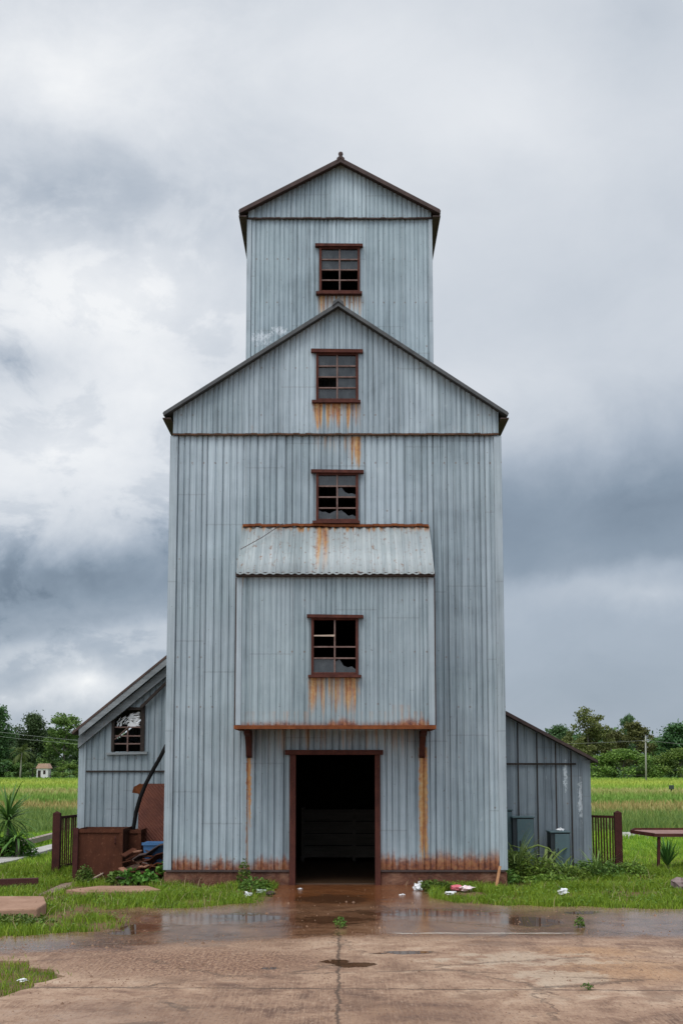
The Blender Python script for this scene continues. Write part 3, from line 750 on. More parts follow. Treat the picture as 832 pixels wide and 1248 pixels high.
# ------------------------------------------------------------------ ground
def mk_ground():
    n = N('field_ground'); v = n.coord('World'); x, y, z = n.sep(v)
    w = n.noise(n.vmap(v, (.35, 1, 1)), .12, 4, .6)
    ys = n.math('MULTIPLY', y, n.math('ADD', .94, n.math('MULTIPLY', w, .12)))
    f = n.math('DIVIDE', 30.0, n.math('MAXIMUM', ys, 1))
    c = n.ramp(f, [(0, (.07, .15, .03)), (.125, (.06, .15, .03)), (.15, (.25, .34, .06)), (.20, (.36, .40, .08)), (.27, (.17, .30, .045)), (.31, (.30, .28, .11)), (.37, (.20, .29, .06)),
        (.44, (.15, .27, .05)), (.50, (.29, .25, .10)), (.62, (.20, .24, .07)), (.72, (.12, .22, .04)), (.95, (.12, .22, .035)), (1, (.10, .17, .03))])
    g = n.noise(n.vmap(v, (1, .35, 1)), 1.2, 6, .7)
    c = n.mix(n.step(g, .3, .7, .5, 0), c, n.mix(1, c, (.55, .6, .5), 'MULTIPLY'))
    g2 = n.noise(v, .25, 4, .6); c = n.mix(n.step(g2, .45, .65, 0, .4), c, (.22, .25, .07))
    near = n.noise(v, 2.2, 5, .65); dirt = n.ramp(near, [(.35, (.06, .085, .02)), (.55, (.15, .09, .045))])
    c = n.mix(n.step(y, 26, 30, 1, 0), c, dirt)
    n.bump(g, .6, .15)
    return n.done(c, .95, 0, .2)
M_GROUND = mk_ground()
mb = MB()
xs = [-3000, -300, -60, -20, 20, 60, 300, 3000]; ysl = [-200, 5, 30, 60, 120, 260, 600, 5000]
vs = [(x, y, -.03) for y in ysl for x in xs]; W_ = len(xs)
mb.add(vs, [(j * W_ + i, j * W_ + i + 1, (j + 1) * W_ + i + 1, (j + 1) * W_ + i) for j in range(len(ysl) - 1) for i in range(W_ - 1)])
tag(mb.build('ground', M_GROUND), kind='structure')

# apron (concrete yard)
pix = [(-330, 1143), (-60, 1143), (20, 1141), (70, 1138), (112, 1135), (142, 1128), (150, 1121), (128, 1114), (96, 1110), (130, 1107), (200, 1106), (262, 1104), (315, 1099), (334, 1092), (338, 1080)]
ap = [G(*q) for q in pix] + [Vector((-1.0, 20.05, 0)), Vector((1.3, 20.05, 0))]
pix2 = [(508, 1083), (530, 1095), (560, 1101), (640, 1104), (740, 1106), (832, 1108), (1000, 1112), (1300, 1112)]
ap += [G(*q) for q in pix2]
ap += [Vector((9, 6, 0)), Vector((9, -5, 0)), Vector((-9, -5, 0)), Vector((-9, 8, 0))]
ap += [G(*q) for q in [(-330, 1240), (-100, 1226), (-10, 1217), (24, 1208), (52, 1200), (70, 1191), (66, 1183), (20, 1174), (-60, 1170), (-330, 1170)]]
def refine(poly, step=.12, amp=.11):
    out = []
    for i in range(len(poly)):
        a = poly[i]; b = poly[(i + 1) % len(poly)]; L = (b - a).length; k = max(1, int(L / step)) if L < 12 else 8
        for j in range(k):
            p = a.lerp(b, j / k)
            if -12 < p.x < 12 and 7 < p.y < 19.6:
                p = p + Vector((mnoise.noise(p * 2.1), mnoise.noise(p * 2.1 + Vector((9, 9, 9))) * 1.3, 0)) * amp * 1.6 + Vector((mnoise.noise(p * 7), mnoise.noise(p * 7 + Vector((3, 9, 9))) * 1.5, 0)) * amp * .8
            out.append((p.x, p.y))
    return out
AP = refine(ap)
def mk_apron():
    n = N('wet_yard_concrete'); v = n.coord('World'); x, y, z = n.sep(v)
    flat = n.comb(x, y, 0)
    big = n.noise(n.vmap(flat, (.7, 1, 1)), .55, 5, .6, .5)
    med = n.noise(flat, 2.6, 7, .68, .3)
    fine = n.noise(flat, 26, 5, .7)
    grit = n.noise(flat, 110, 3, .6)
    c = n.ramp(n.math('ADD', n.math('MULTIPLY', med, .6), n.math('MULTIPLY', big, .4)), [(.37, (.12, .062, .038)), (.46, (.245, .142, .088)), (.54, (.36, .23, .15)), (.64, (.47, .34, .24))])
    # orange mud drift on the right and by the door
    def blob(px, py, rx, ry, e=1.0):
        p = G(px, py); q = G(px, py - ry); qx = abs(G(px + rx, py).x - p.x); qy = abs(q.y - p.y)
        dx = n.math('DIVIDE', n.math('SUBTRACT', x, p.x), qx); dy = n.math('DIVIDE', n.math('SUBTRACT', y, p.y), qy)
        return n.math('SUBTRACT', 1, n.math('ADD', n.math('MULTIPLY', dx, dx), n.math('MULTIPLY', dy, dy)))
    def msk(items, na, lo_, hi_):
        o = None
        for it in items:
            b_ = n.math('MAXIMUM', blob(*it), -3); o = b_ if o is None else n.math('MAXIMUM', o, b_)
        return n.step(n.math('ADD', o, n.math('MULTIPLY', n.math('SUBTRACT', med, .5), na)), lo_, hi_)
    om = msk([(760, 1182, 110, 18), (720, 1160, 90, 8)], 3.0, -.2, 1.2)
    c = n.mix(n.math('MULTIPLY', om, .6), c, (.40, .215, .095))
    cm = msk([(640, 1168, 130, 12), (690, 1190, 90, 14)], 5.0, .4, .9)
    c = n.mix(n.math('MULTIPLY', cm, .6), c, (.43, .34, .25))
    gm = msk([(240, 1172, 190, 20), (90, 1155, 120, 10)], 2.5, -.2, 1.0)
    crumbs = n.step(n.noise(n.vmap(flat, (1, .4, 1), (2, 1, 0)), 38, 4, .75), .46, .56)
    c = n.mix(n.math('MULTIPLY', gm, .95), c, n.mix(crumbs, (.11, .045, .024), (.30, .17, .10)))
    # broom grooves
    gn = n.noise(n.vmap(flat, (46, 1.6, 1), (0, 0, 0), (0, 0, math.radians(14))), 1, 3, .6, .2)
    gn2 = n.noise(n.vmap(flat, (42, 1.5, 1), (3, 0, 0), (0, 0, math.radians(-26))), 1, 3, .6, .2)
    gp = n.step(n.noise(flat, .9, 3, .6), .42, .6)
    gr = n.math('MULTIPLY', n.step(n.mixf(gp, gn, gn2), .44, .6), n.step(n.noise(flat, .7, 4, .7), .36, .56))
    c = n.mix(n.math('MULTIPLY', gr, .30), c, (.44, .29, .19))
    spk = n.noise(n.vmap(flat, (1, .35, 1)), 34, 4, .8)
    c = n.mix(n.step(spk, .54, .66, 0, .7), c, (.085, .045, .026))
    c = n.mix(n.step(spk, .44, .34, 0, .5), c, (.48, .36, .26))
    st = n.noise(n.vmap(flat, (1, .8, 1), (5, 3, 0)), 1.7, 7, .75, .6)
    c = n.mix(n.step(st, .52, .64, 0, .55), c, (.145, .078, .045))
    c = n.mix(n.step(fine, .58, .72, 0, .45), c, (.10, .06, .038))
    c = n.mix(n.step(grit, .6, .75, 0, .35), c, (.42, .32, .24))
    # wetness
    yb = n.math('SUBTRACT', y, n.math('MULTIPLY', n.math('MINIMUM', x, 0.0), .36))
    front = n.step(n.math('ADD', yb, n.math('MULTIPLY', n.math('SUBTRACT', med, .5), 1.6)), 13.55, 14.15)
    wet = n.math('MULTIPLY', front, n.step(n.math('ADD', med, n.math('MULTIPLY', big, .3)), .4, .58, .62, 1))
    wet2 = msk([(150, 1240, 200, 30), (600, 1150, 60, 6), (520, 1238, 120, 26), (330, 1150, 60, 6), (60, 1147, 200, 6)], 3.5, 0, 1.2)
    wet = n.math('MAXIMUM', wet, n.math('MULTIPLY', wet2, .6))
    mud = msk([(408, 1090, 110, 12), (400, 1080, 160, 8)], 1.5, -.3, .8)
    cw = n.mix(1, c, (.62, .50, .42), 'MULTIPLY')
    c = n.mix(wet, c, cw)
    c = n.mix(n.math('MULTIPLY', mud, .8), c, n.mix(med, (.11, .034, .010), (.24, .085, .026)))
    pud = msk([(407, 1121, 66, 6), (405, 1096, 60, 7), (168, 1130, 34, 5), (150, 1137, 30, 3), (430, 1176, 32, 5), (412, 1172, 22, 3), (500, 1161, 58, 2.5), (648, 1123, 42, 7), (520, 1112, 110, 6), (300, 1118, 60, 7), (708, 1112, 30, 3), (330, 1180, 14, 2)], 3.4, .3, .55)
    c = n.mix(n.math('MULTIPLY', pud, .8), c, (.075, .035, .018))
    # joints
    jn = n.math('MULTIPLY', n.math('SUBTRACT', n.noise(flat, 3, 5, .7), .5), .16)
    Y1 = G(400, 1137).y; Y2 = G(400, 1205).y; X1 = G(413, 1200).x
    def line(s_, c0, wd): return n.step(n.math('ABSOLUTE', n.math('SUBTRACT', n.math('ADD', s_, jn), c0)), wd * .4, wd, 1, 0)
    tilt = yb
    lleft = n.math('MULTIPLY', line(tilt, Y1, .05), n.step(x, 0, .1, 1, 0))
    lright = n.math('MULTIPLY', line(y, Y1 - .02, .03), n.step(x, 0, .1))
    l2 = line(n.math('ADD', y, n.math('MULTIPLY', x, .03)), Y2, .022)
    l3 = n.math('MULTIPLY', line(n.math('ADD', x, n.math('MULTIPLY', fine, .07)), X1 + .03, .018), n.step(y, Y1, Y1 + .2, 1, 0))
    l4 = n.math('MULTIPLY', line(n.math('ADD', x, n.math('MULTIPLY', y, .75)), G(700, 1130).x + G(700, 1130).y * .75, .03), n.math('MULTIPLY', n.step(y, Y1 - .2, Y1), n.step(x, 1.9, 2.1)))
    vo = n.new('ShaderNodeTexVoronoi'); vo.feature = 'DISTANCE_TO_EDGE'; vo.inputs['Scale'].default_value = .42
    n.link(n.comb(n.math('ADD', x, n.math('MULTIPLY', med, .9)), n.math('ADD', y, n.math('MULTIPLY', fine, .25)), 0), vo.inputs['Vector'])
    crk = n.math('MULTIPLY', n.step(vo.outputs['Distance'], .012, .004), n.step(big, .47, .55))
    jl = n.math('MAXIMUM', n.math('MAXIMUM', n.math('MULTIPLY', lleft, .5), l2), n.math('MAXIMUM', l3, l4))
    jl = n.math('MAXIMUM', jl, n.math('MULTIPLY', crk, .7))
    c = n.mix(n.math('MULTIPLY', jl, .8), c, (.06, .036, .022))
    c = n.mix(n.math('MULTIPLY', n.math('MULTIPLY', lright, n.step(x, .5, .7)), n.step(x, 2.5, 2.8, 1, 0)), c, (.70, .64, .55))
    edge = n.step(n.math('ADD', y, n.math('MULTIPLY', n.math('SUBTRACT', fine, .5), .4)), G(700, 1112).y, G(700, 1107).y)
    c = n.mix(n.math('MULTIPLY', n.math('MULTIPLY', edge, n.step(x, 1.8, 2.2)), .55), c, n.mix(crumbs, (.36, .23, .14), (.17, .10, .06)))
    ro = n.mixf(wet, n.mixf(fine, .6, .9), n.mixf(med, .07, .26))
    mir = msk([(407, 1118, 78, 9), (400, 1098, 90, 10), (560, 1118, 110, 6), (640, 1122, 70, 8), (250, 1120, 110, 8), (168, 1131, 50, 7)], 2.2, -.1, .5)
    ro = n.mixf(mir, ro, .11)
    ro = n.mixf(pud, ro, .03)
    h = n.math('ADD', n.math('MULTIPLY', fine, .5), n.math('ADD', n.math('MULTIPLY', grit, .25), n.math('MULTIPLY', gr, .45)))
    h = n.math('ADD', h, n.math('MULTIPLY', med, .9))
    h = n.math('SUBTRACT', h, n.math('MULTIPLY', jl, 1.5))
    h = n.math('MULTIPLY', h, n.math('SUBTRACT', 1.0, n.math('MULTIPLY', pud, .995)))
    h = n.math('MULTIPLY', h, n.math('MULTIPLY', n.mixf(wet, 1.0, .22), n.mixf(mir, 1.0, .15)))
    n.bump(h, .55, .012)
    return n.done(c, ro, 0, .42)
mb = MB(); mb.flat(AP, -.12, 0)
tag(mb.build('concrete_yard', mk_apron()), kind='structure')

# footpaths
M_PATH = simple('pale_path', (.30, .28, .25), (.48, .46, .43), 3, .9, spots=(.2, .17, .14))
for (pl, nm) in (([(-40, 1053), (20, 1042), (64, 1031), (64, 1037), (20, 1051), (-40, 1063)], 'footpath'), ([(751, 1016.5), (870, 1014), (870, 1019), (751, 1021.5)], 'footpath')):
    mb = MB(); mb.flat([(G(*q).x, G(*q).y) for q in pl][::-1], -.08, .05); tag(mb.build(nm, M_PATH), kind='structure')
mb = MB(); mb.flat([(G(*q).x, G(*q).y) for q in [(45, 1090), (75, 1076), (100, 1072), (70, 1086)]][::-1], -.08, -.016); tag(mb.build('dirt_track', simple('track_dirt', (.16, .10, .07), (.26, .18, .13))), kind='structure')

# ------------------------------------------------------------------ grass
def inpoly(px, py, poly):
    n = len(poly); c = np.zeros(len(px), bool); j = n - 1
    for i in range(n):
        xi, yi = poly[i]; xj, yj = poly[j]
        m = ((yi > py) != (yj > py)) & (px < (xj - xi) * (py - yi) / (yj - yi + 1e-12) + xi)
        c ^= m; j = i
    return c
NR = np.random.default_rng(3)
lsx = sxl; rsx = rxr
PATHS = [[(G(*q).x, G(*q).y) for q in [(-40, 1053), (20, 1042), (64, 1031), (64, 1037), (20, 1051), (-40, 1063)]], [(G(*q).x, G(*q).y) for q in [(751, 1016.5), (870, 1014), (870, 1019), (751, 1021.5)]],
         [(G(*q).x, G(*q).y) for q in [(45, 1090), (75, 1076), (100, 1072), (70, 1086)]]]
CLEAR = [(G(a, b).x, G(a, b).y - .25, c) for a, b, c in ((508, 1085, .22), (548, 1090, .16), (563, 1087, .36), (686, 1090, .16), (302, 1093, .12), (330, 1091, .16))]
CLEARP = [[(G(*q).x, G(*q).y) for q in [(78, 1087), (100, 1092), (178, 1091), (198, 1087), (180, 1081), (100, 1081)]]]
def free(x, y):
    m = ~inpoly(x + NR.normal(0, .05, len(x)), y + NR.normal(0, .10, len(x)), AP)
    for (ex, ey, er) in CLEAR: m &= ~((x - ex) ** 2 + ((y - ey) * .55) ** 2 < er * er)
    for p in CLEARP: m &= ~inpoly(x, y, p)
    m &= ~((x > XL - .05) & (x < XR + .05) & (y > 19.93) & (y < 27.2))
    m &= ~((x > lsx - .03) & (x < XL) & (y > YS - .03) & (y < 26.3))
    m &= ~((x > XR) & (x < rsx + .03) & (y > YR - .03) & (y < 26.3))
    for p in PATHS: m &= ~inpoly(x, y, p)
    return m
def patch(x, y, s, seed):
    return np.array([mnoise.noise(Vector((a * s, b * s, seed))) for a, b in zip(x, y)])
def blades(name, x, y, h, w, lean, mat, z0=-.03, label=None, kind='stuff'):
    n = len(x); a = NR.uniform(0, 2 * np.pi, n); la = NR.uniform(0, 2 * np.pi, n)
    ln = lean * h * NR.uniform(.2, 1.2, n)
    dx = np.cos(a) * w / 2; dy = np.sin(a) * w / 2; lx = np.cos(la) * ln; ly = np.sin(la) * ln
    V = np.zeros((n, 5, 3))
    V[:, 0] = np.stack([x - dx, y - dy, np.full(n, z0)], 1); V[:, 1] = np.stack([x + dx, y + dy, np.full(n, z0)], 1)
    V[:, 2] = np.stack([x + dx * .8 + lx * .35, y + dy * .8 + ly * .35, z0 + h * .6], 1)
    V[:, 3] = np.stack([x - dx * .8 + lx * .35, y - dy * .8 + ly * .35, z0 + h * .6], 1)
    V[:, 4] = np.stack([x + lx, y + ly, z0 + h * .95], 1)
    b = (np.arange(n) * 5)[:, None]
    F1 = np.concatenate([b + np.array([[0, 1, 2]]), b + np.array([[0, 2, 3]]), b + np.array([[3, 2, 4]])], 0)
    o = np_mesh(name, V.reshape(-1, 3), F1, mat)
    if label: tag(o, label, 'grass', kind=kind)
    return o
M_GRASS = foliage('lawn_grass', (.085, .175, .012), (.25, .40, .03), (.46, .43, .10), scale=1.6, tr=.3)
M_GRASS2 = foliage('field_grass', (.12, .24, .018), (.33, .45, .045), (.52, .47, .12), scale=1.3, tr=.3)
M_REED = foliage('tall_reeds', (.11, .24, .06), (.25, .39, .09), (.42, .40, .15), scale=.6, tr=.3)
def leaf_quads(cent, size, rng, up=.3):
    n = len(cent); d = rng.normal(size=(n, 3)); d[:, 2] = np.abs(d[:, 2]) + up; d /= np.linalg.norm(d, axis=1)[:, None]
    r = rng.normal(size=(n, 3)); a = np.cross(d, r); a /= np.linalg.norm(a, axis=1)[:, None]; b = np.cross(d, a)
    s = (size * rng.uniform(.6, 1.3, n))[:, None]
    V = np.stack([cent - a * s * .5, cent + b * s * .32, cent + a * s * .5, cent - b * s * .32], 1)
    return V.reshape(-1, 3), (np.arange(n) * 4)[:, None] + np.array([[0, 1, 2, 3]])
# yard lawn
def sample(n, x0, x1, y0, y1):
    x = NR.uniform(x0, x1, n); y = NR.uniform(y0, y1, n); k = free(x, y); return x[k], y[k]
xs_, ys_ = [], []
for (n, x0, x1, y0, y1) in ((120000, -8.5, -1.0, 13.5, 23.5), (110000, 1.2, 8.5, 15.5, 23.5)):
    a, b = sample(n, x0, x1, y0, y1); xs_.append(a); ys_.append(b)
x = np.concatenate(xs_); y = np.concatenate(ys_)
pn = patch(x, y, 1.3, 1.0); k = NR.random(len(x)) < np.clip(.74 + pn * 2.2, .06, 1); x, y, pn = x[k], y[k], pn[k]
h = NR.uniform(.05, .12, len(x)) * (1 + .7 * np.clip(pn + .1, 0, 1)) * np.where(y > 21.5, 1.4, 1)
blades('lawn', x, y, h, NR.uniform(.006, .013, len(x)), .7, M_GRASS, label='short green grass round the mill and along the yard edges')
k = NR.random(len(x)) < .11; cx_, cy_ = x[k], y[k]
V, Fc = leaf_quads(np.stack([cx_, cy_, NR.uniform(.0, .09, len(cx_))], 1), .032, NR, .8)
tag(np_mesh('ground_weeds', V, Fc, foliage('clover_leaves', (.06, .13, .02), (.16, .29, .04), (.28, .30, .08), scale=2)), 'low clover-like weeds mixed through the lawn', 'weeds', kind='stuff')
a, b = sample(2600, -8.5, 8.5, 14, 23.5)
M_STRAW = foliage('dry_straw', (.22, .15, .07), (.42, .33, .18), scale=3, tr=0)
blades('dry_stalks', a, b, NR.uniform(.08, .24, len(a)), NR.uniform(.004, .008, len(a)), 1.1, M_STRAW, label='dead straw-coloured stalks among the lawn grass')
# near left corner patch
a, b = sample(16000, -6, -2.0, 8.2, 13.0)
blades('grass_patch', a, b, NR.uniform(.03, .09, len(a)), NR.uniform(.005, .009, len(a)), .9, M_GRASS, label='low grass and weeds breaking over the left edge of the yard')
# meadow 23.5..46
a, b = sample(120000, -16, 16, 23.5, 34); pn = patch(a, b, .5, 4.0)
blades('meadow', a, b, NR.uniform(.1, .22, len(a)) * (1 + .9 * np.clip(pn, 0, 1)) * np.where((b < 32.5) & ((a < -4.9) | (a > 5.2)), .42, 1), NR.uniform(.012, .022, len(a)), .6, M_GRASS2, label='bright yellow-green meadow grass between sheds and reeds')
a, b = sample(90000, -22, 22, 34, 50); pn = patch(a, b, .4, 6.0)
kk = NR.random(len(a)) < np.where(a < -6, 1.0, np.clip(1 - np.abs(b - 40) / 7, .25, 1)); a, b, pn = a[kk], b[kk], pn[kk]
blades('reeds', a, b, NR.uniform(.2, .42, len(a)) * (1 + .5 * pn), NR.uniform(.02, .04, len(a)), .45, M_REED, label='band of tall green reeds across the near field')
yy = 50 * (230 / 50) ** NR.random(70000); xx = NR.uniform(-1, 1, 70000) * (yy * .36 + 4)
n_f = N('crop_rows'); v = n_f.coord('World'); X_, Y_, Z_ = n_f.sep(v)
w_ = n_f.noise(n_f.vmap(v, (.35, 1, 1)), .12, 4, .6)
f_ = n_f.math('DIVIDE', 30.0, n_f.math('MULTIPLY', Y_, n_f.math('ADD', .94, n_f.math('MULTIPLY', w_, .12))))
c_ = n_f.ramp(f_, [(0, (.08, .17, .03)), (.125, (.06, .15, .03)), (.15, (.26, .36, .06)), (.20, (.38, .43, .08)), (.27, (.24, .37, .055)), (.31, (.40, .36, .14)), (.37, (.20, .29, .06)), (.44, (.15, .27, .05)), (.50, (.36, .28, .11)), (.6, (.26, .27, .09))])
rn = n_f.new('ShaderNodeNewGeometry').outputs['Random Per Island']
c_ = n_f.mix(n_f.math('MULTIPLY', rn, .45), c_, n_f.mix(1, c_, (.55, .65, .5), 'MULTIPLY'))
blades('crop_field', xx, yy, NR.uniform(.15, .4, len(xx)), NR.uniform(.05, .12, len(xx)) * yy / 90, .4, n_f.done(c_, .9, 0, .2), label='far rice fields in green and straw-coloured bands')

# ------------------------------------------------------------------ trees
def clump_crown(clumps, per, size, seed):
    rng = np.random.default_rng(seed); cs = []
    for (cx, cy, cz, r) in clumps:
        n = max(12, int(per * r * r)); d = rng.normal(size=(n, 3)); d /= np.linalg.norm(d, axis=1)[:, None]
        d[:, 2] *= .72; rad = r * rng.uniform(.55, 1.08, n)[:, None] * (1 + .25 * rng.normal(size=(n, 1)))
        cs.append(np.array([cx, cy, cz]) + d * rad)
    return leaf_quads(np.concatenate(cs), size, rng)
def crown_clumps(kind, seed, H):
    r = random.Random(seed); out = []
    if kind == 'round':
        for i in range(64):
            a = r.uniform(0, 6.28); t = r.random(); z = H * (.22 + .66 * t); wr = H * .36 * math.sin(math.pi * min(1, .18 + t * .82)) ** .6 * r.uniform(.2, 1.05)
            out.append((math.cos(a) * wr, math.sin(a) * wr, z, H * r.uniform(.07, .13)))
    elif kind == 'airy':
        for i in range(62):
            a = r.uniform(0, 6.28); t = r.random(); z = H * (.2 + .78 * t ** .85); wr = H * (.38 - .24 * t) * r.uniform(.1, 1.1)
            out.append((math.cos(a) * wr, math.sin(a) * wr, z, H * r.uniform(.05, .095)))
    elif kind == 'tall':
        for i in range(58):
            a = r.uniform(0, 6.28); t = r.random(); z = H * (.12 + .8 * t); wr = H * .26 * (1 - t * .6) * r.uniform(.3, 1.1)
            out.append((math.cos(a) * wr, math.sin(a) * wr, z, H * r.uniform(.07, .12)))
    else:  # bush dome to the ground
        for i in range(34):
            a = r.uniform(0, 6.28); b = r.uniform(0, 1.5); rr = H * .78
            out.append((math.cos(a) * math.cos(b) * rr * .9, math.sin(a) * math.cos(b) * rr * .9, H * .08 + math.sin(b) * H * .8, H * r.uniform(.13, .22)))
    return out
M_BARK = simple('bark', (.09, .075, .06), (.17, .15, .125), 2, .9, (1, 1, .3))
LEAF = {'dark': foliage('leaves_dark', (.04, .085, .032), (.095, .175, .06), (.15, .24, .085), scale=.5),
        'mid': foliage('leaves_mid', (.06, .12, .03), (.15, .25, .055), (.22, .32, .09), scale=.5),
        'olive': foliage('leaves_olive', (.08, .10, .028), (.18, .21, .06), (.27, .29, .11), scale=.5),
        'bright': foliage('leaves_bright', (.07, .15, .022), (.17, .28, .05), (.25, .35, .08), scale=.5)}
PROTO = {}
def tree(name, kind, leaf, x, y, H, label, cat='tree', group=None, rz=0, sx=1.0):
    key = (name, kind, leaf, )
    lst = PROTO.setdefault(key, [])
    t = thing(name, label, cat, (x, y, -.03), group)
    t.rotation_euler.z = rz; H0 = 12.0 if kind != 'bush' else 4.0
    s = H / H0; t.scale = (s * sx, s * sx, s)
    if len(lst) < 2:
        sd_ = 100 + len(PROTO) * 7 + len(lst)
        cl = crown_clumps(kind, sd_, H0)
        V, Fc = clump_crown(cl, {'round': 130, 'airy': 150, 'tall': 130, 'bush': 420}[kind], .42 if kind != 'bush' else .26, sd_)
        cr = np_mesh('crown', V, Fc, LEAF[leaf], t)
        mb = MB(); r = random.Random(sd_)
        tb = .26 if kind != 'bush' else .1
        mb.tube([(0, 0, -.1), (.05, 0, H0 * .15), (-.06, .05, H0 * .35), (.1, 0, H0 * .6), (.05, 0, H0 * .8)], [tb, tb * .8, tb * .65, tb * .4, tb * .12], 7)
        for c in r.sample(cl, 9):
            z0 = min(c[2] * .8, H0 * r.uniform(.2, .55)); mb.tube([(0, 0, z0), (c[0] * .5, c[1] * .5, (z0 + c[2]) / 2 - .02 * H0), (c[0], c[1], c[2])], [tb * .38, tb * .25, tb * .08], 5)
        tr = mb.build('trunk', M_BARK, t, smooth=True, base=(0, 0, 0))
        lst.append((cr, tr))
        return t
    cr, tr = lst[len(BASE) % 2]
    for q in (cr, tr):
        c = q.copy(); col.objects.link(c); c.parent = t
    return t
def TR(px, pt, Y, kind, leaf, label, nm='broadleaf_tree', cat='tree', sx=1.0, grp=None):
    H = P(px, pt, Y).z + .03
    return tree(nm, kind, leaf, PXX(px, Y, 5), Y, H, label, cat, grp, R.uniform(0, 6), sx)
TR(-8, 858, 236, 'tall', 'dark', 'tall dark tree cut by the left edge of the photo beyond the field', sx=1.1)
TR(41, 864, 246, 'round', 'dark', 'large dark round-crowned tree behind the palm at the left', sx=.85)
TR(78, 870, 238, 'airy', 'mid', 'lighter green spreading tree just left of the left shed roof', sx=1.15)
TR(12, 892, 256, 'round', 'dark', 'lower dark tree between the far-left tall tree and the palm')
TR(60, 893, 262, 'tall', 'dark', 'narrow dark tree behind the small white hut', sx=1.3)
TR(98, 886, 256, 'round', 'dark', 'dark tree half hidden by the left shed roof corner')
TR(-45, 880, 240, 'round', 'mid', 'mid green tree just outside the left edge of the photo')
TR(681, 880, 248, 'round', 'dark', 'dark round tree showing over the right shed roof slope', sx=.9)
TR(716, 863, 236, 'airy', 'olive', 'tallest olive-brown open-crowned tree right of the shed', sx=1.05)
TR(748, 886, 250, 'round', 'olive', 'brown-olive tree between the tallest open tree and the pole')
TR(777, 880, 244, 'airy', 'olive', 'olive tree with ragged top directly left of the utility pole', sx=1.0)
TR(765, 872, 262, 'airy', 'dark', 'thin dark tree poking up behind the olive trees', sx=.6)
TR(800, 896, 256, 'round', 'mid', 'mid green low tree behind the utility pole')
TR(826, 880, 240, 'tall', 'dark', 'tall dark tree at the right edge of the photo', sx=1.5)
TR(850, 874, 250, 'round', 'dark', 'dark tree just outside the right edge of the photo')
TR(702, 896, 262, 'tall', 'dark', 'dark tree low behind the shed roof tip', sx=1.4)
TR(759, 913, 226, 'bush', 'bright', 'big bright green dome-shaped bush in front of the olive trees', 'round_bush', 'bush', sx=1.5)
TR(727, 922, 230, 'bush', 'bright', 'smaller bright bush next to the right shed corner', 'round_bush', 'bush', sx=1.2)
TR(829, 912, 228, 'bush', 'bright', 'light green bush at the right edge beyond the field', 'round_bush', 'bush', sx=1.3)
TR(795, 926, 232, 'bush', 'mid', 'low green bush right of the utility pole foot', 'round_bush', 'bush', sx=1.3)
TR(86, 931, 232, 'bush', 'bright', 'bright low bush between the white hut and the left shed', 'round_bush', 'bush', sx=1.5)
TR(10, 925, 236, 'bush', 'mid', 'mid green bush left of the palm trunk', 'round_bush', 'bush', sx=1.2)
TR(36, 930, 238, 'bush', 'mid', 'shadowed bush between the palm and the white hut', 'round_bush', 'bush', sx=1.2)
# far wood as one mass behind them
rng = np.random.default_rng(9); cl = []
for i in range(560):
    x = rng.uniform(-150, 150); cl.append((x, rng.uniform(272, 290), rng.uniform(.5, 10), rng.uniform(1.6, 2.8)))
V, Fc = clump_crown(cl, 16, 1.0, 5)
o = np_mesh('distant_wood', V, Fc, LEAF['dark']); tag(o, 'dark belt of far woodland closing the horizon behind the trees', 'woodland', kind='stuff')

# palm
def frond(mb, base, az, el, L, w, droop, n=9, leaflets=True):
    pts = []; p = Vector(base); e = el
    for i in range(n + 1):
        pts.append(p.copy()); p = p + Vector((math.cos(az) * math.cos(e), math.sin(az) * math.cos(e), math.sin(e))) * (L / n); e -= droop / n
    for i in range(1, n):
        d = (pts[i + 1] - pts[i]).normalized(); s = d.cross(Vector((0, 0, 1))).normalized(); ww = w * math.sin(math.pi * (i / n) ** .7) + w * .15
        for sg in (-1, 1):
            for kq in (0, .5):
                q = pts[i].lerp(pts[i + 1], kq); tip = q + s * sg * ww + d * ww * .5 + Vector((0, 0, -ww * .35))
                mb.add([q, q + d * (L / n * .35), tip], [(0, 1, 2)])
    return pts
pl = thing('palm_tree', 'coconut palm with a pale thin trunk in front of the left wood', 'palm', (PXX(25, 222), 222, -.03))
bz = BASE[pl.name]; top = P(27, 918, 222)
mb = MB(); mb.tube([bz, bz + Vector((.1, 0, 2)), Vector((top.x - .1, 222, top.z * .7)), top], [.2, .15, .13, .12], 8); mb.build('trunk', simple('palm_bark', (.25, .23, .19), (.36, .33, .28), 3, .9), pl, smooth=True)
mb = MB(); rr = random.Random(3)
for i in range(26): frond(mb, top, rr.uniform(0, 6.28), rr.uniform(-.3, 1.3), rr.uniform(2.4, 3.3), .55, rr.uniform(1.2, 2.0))
mb.build('crown', foliage('palm_leaves', (.05, .09, .02), (.12, .17, .04), (.2, .22, .07), scale=1), pl)

